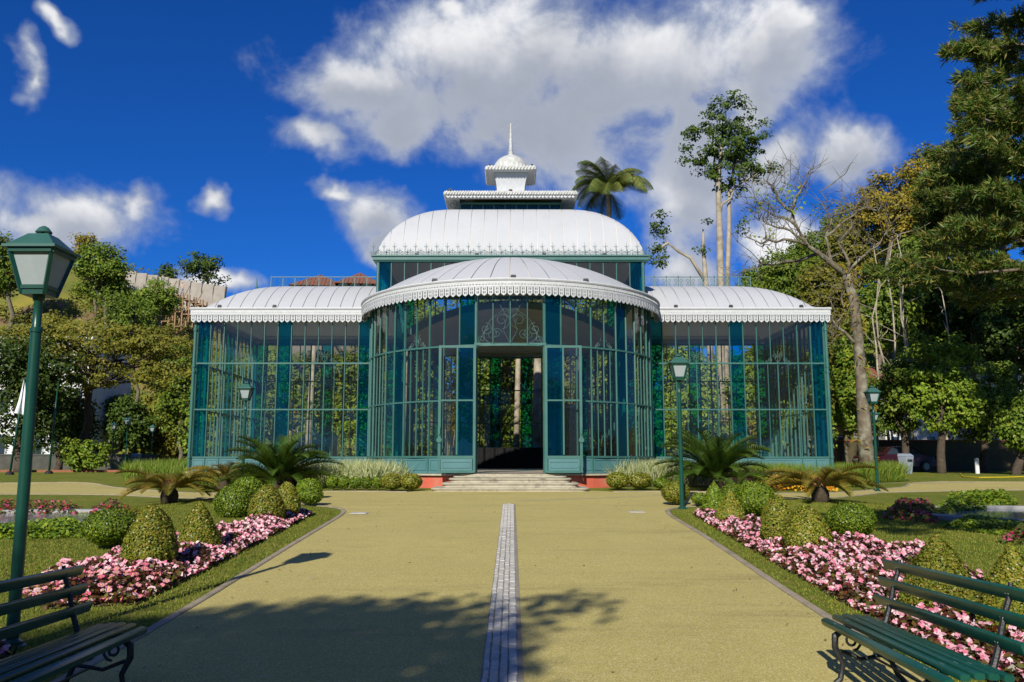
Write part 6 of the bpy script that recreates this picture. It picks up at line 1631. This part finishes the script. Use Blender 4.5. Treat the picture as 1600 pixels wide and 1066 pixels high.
# far bench by the left bin
x = col(188, 53); t = empty('stone_bench', (x, 53, gz(x, 53)), 'small green bench beside the blue grey bin', 'bench')
b = lambda mb, n, m: mb.build(n, m, t, world=False)
b(MB().box((0, 0, .42), (1.1, .4, .06)), 'seat', M_LAMPTOP)
for s in (-.42, .42): b(MB().box((s, 0, .2), (.1, .34, .4), taper=.8), 'leg', M_LAMPTOP)
# parked car under the trees
y = 47; x = col(1398, y); z0 = gz(x, y); t = empty('parked_car', (x, y, z0), 'dark red car parked in the shade beyond the right lawn', 'car', None, .25)
pr = [(-2.0, .35), (-2.05, .62), (-1.95, .86), (-1.25, .95), (-.75, 1.36), (.55, 1.40), (1.15, .98), (1.95, .84), (2.05, .55), (2.0, .32)]
M_CAR = mat('dark_red_paint', (.035, .006, .008), (.03, .005, .006), 3, .25)
body = MB(); n = len(pr); vs = []
for yy, k in ((-.80, 1), (-.86, 1), (.86, 1), (.80, 1)):
    vs += [(a * (.985 if abs(yy) < .82 else 1), yy * (1 if z < 1 else .84), z) for a, z in pr]
body.add(vs, [(r * n + i, r * n + (i + 1) % n, (r + 1) * n + (i + 1) % n, (r + 1) * n + i) for r in range(3) for i in range(n)] + [tuple(reversed(range(n))), tuple(3 * n + i for i in range(n))]); bo = body.build('body', M_CAR, t, True, world=False)
for s in (-1, 1):
    MB().add([(-1.12, s * .80, .97), (-.72, s * .735, 1.31), (.50, s * .735, 1.34), (1.02, s * .80, .99)], [(0, 1, 2, 3) if s > 0 else (3, 2, 1, 0)]).build('side_window', M_WINB, t, world=False)
    for wx in (-1.25, 1.28):
        w = MB().tube([(wx, s * .68, .31), (wx, s * .89, .31)], .31, 18).build('wheel', M_DARK, t, world=False); MB().tube([(wx, s * .885, .31), (wx, s * .90, .31)], .19, 12).build('rim', M_BOLT, w, world=False)
    MB().box((2.03, s * .62, .70), (.06, .30, .14)).build('tail_light', mat('tail_red', (.55, .02, .02)), t, world=False); MB().box((-2.03, s * .60, .68), (.06, .32, .12)).build('headlight', M_BOLT, t, world=False)
pts = [at(1500, 741), at(1505, 746), at(1530, 747.5), at(1570, 747), at(1610, 746), at(1650, 745)]
hp = MB().tube([(a, b, gz(a, b) + .03) for a, b in pts], .025, 7); tag(hp.build('garden_hose', mat('yellow_hose', (.62, .45, .02), (.55, .40, .02), 3, .4), None, True), 'yellow garden hose lying on the far right lawn', 'hose')
# whitewashed trunk base and posts under the maples
x = col(1526, 42.5); t = MB().lathe([(.10, -.05), (.095, .70), (.085, .73), (.04, .76)], 12, (x, 42.5, gz(x, 42.5))).build('white_bollard', M_WALLW, None, True); tag(t, 'white painted post under the middle maple', 'post')

# a few fallen leaves and petals on the path
n = 150; X = tr_.uniform(-2.7, 2.6, n) ; Y = 4.5 + 15 * tr_.random(n) ** 1.3
side = tr_.random(n) < .65; X[side] = np.where(tr_.random(side.sum()) < .5, -2.75 + np.abs(tr_.normal(0, .3, side.sum())), 2.6 - np.abs(tr_.normal(0, .3, side.sum())))
V = leaves(np.stack([X, Y, GZ(X, Y) + UP + .012], 1), np.tile([0, 0, 1.0], (n, 1)), .035, tr_, .6, .25)
tag(put('fallen_leaves', quads_mesh('fallen_leaves', V, leafmat('dry_leaves', [(.22, .12, .04), (.30, .20, .06), (.14, .09, .04), (.45, .25, .25)], .1, .7, .1, .1))), 'scattered fallen leaves lying on the path', None, None, 'stuff')
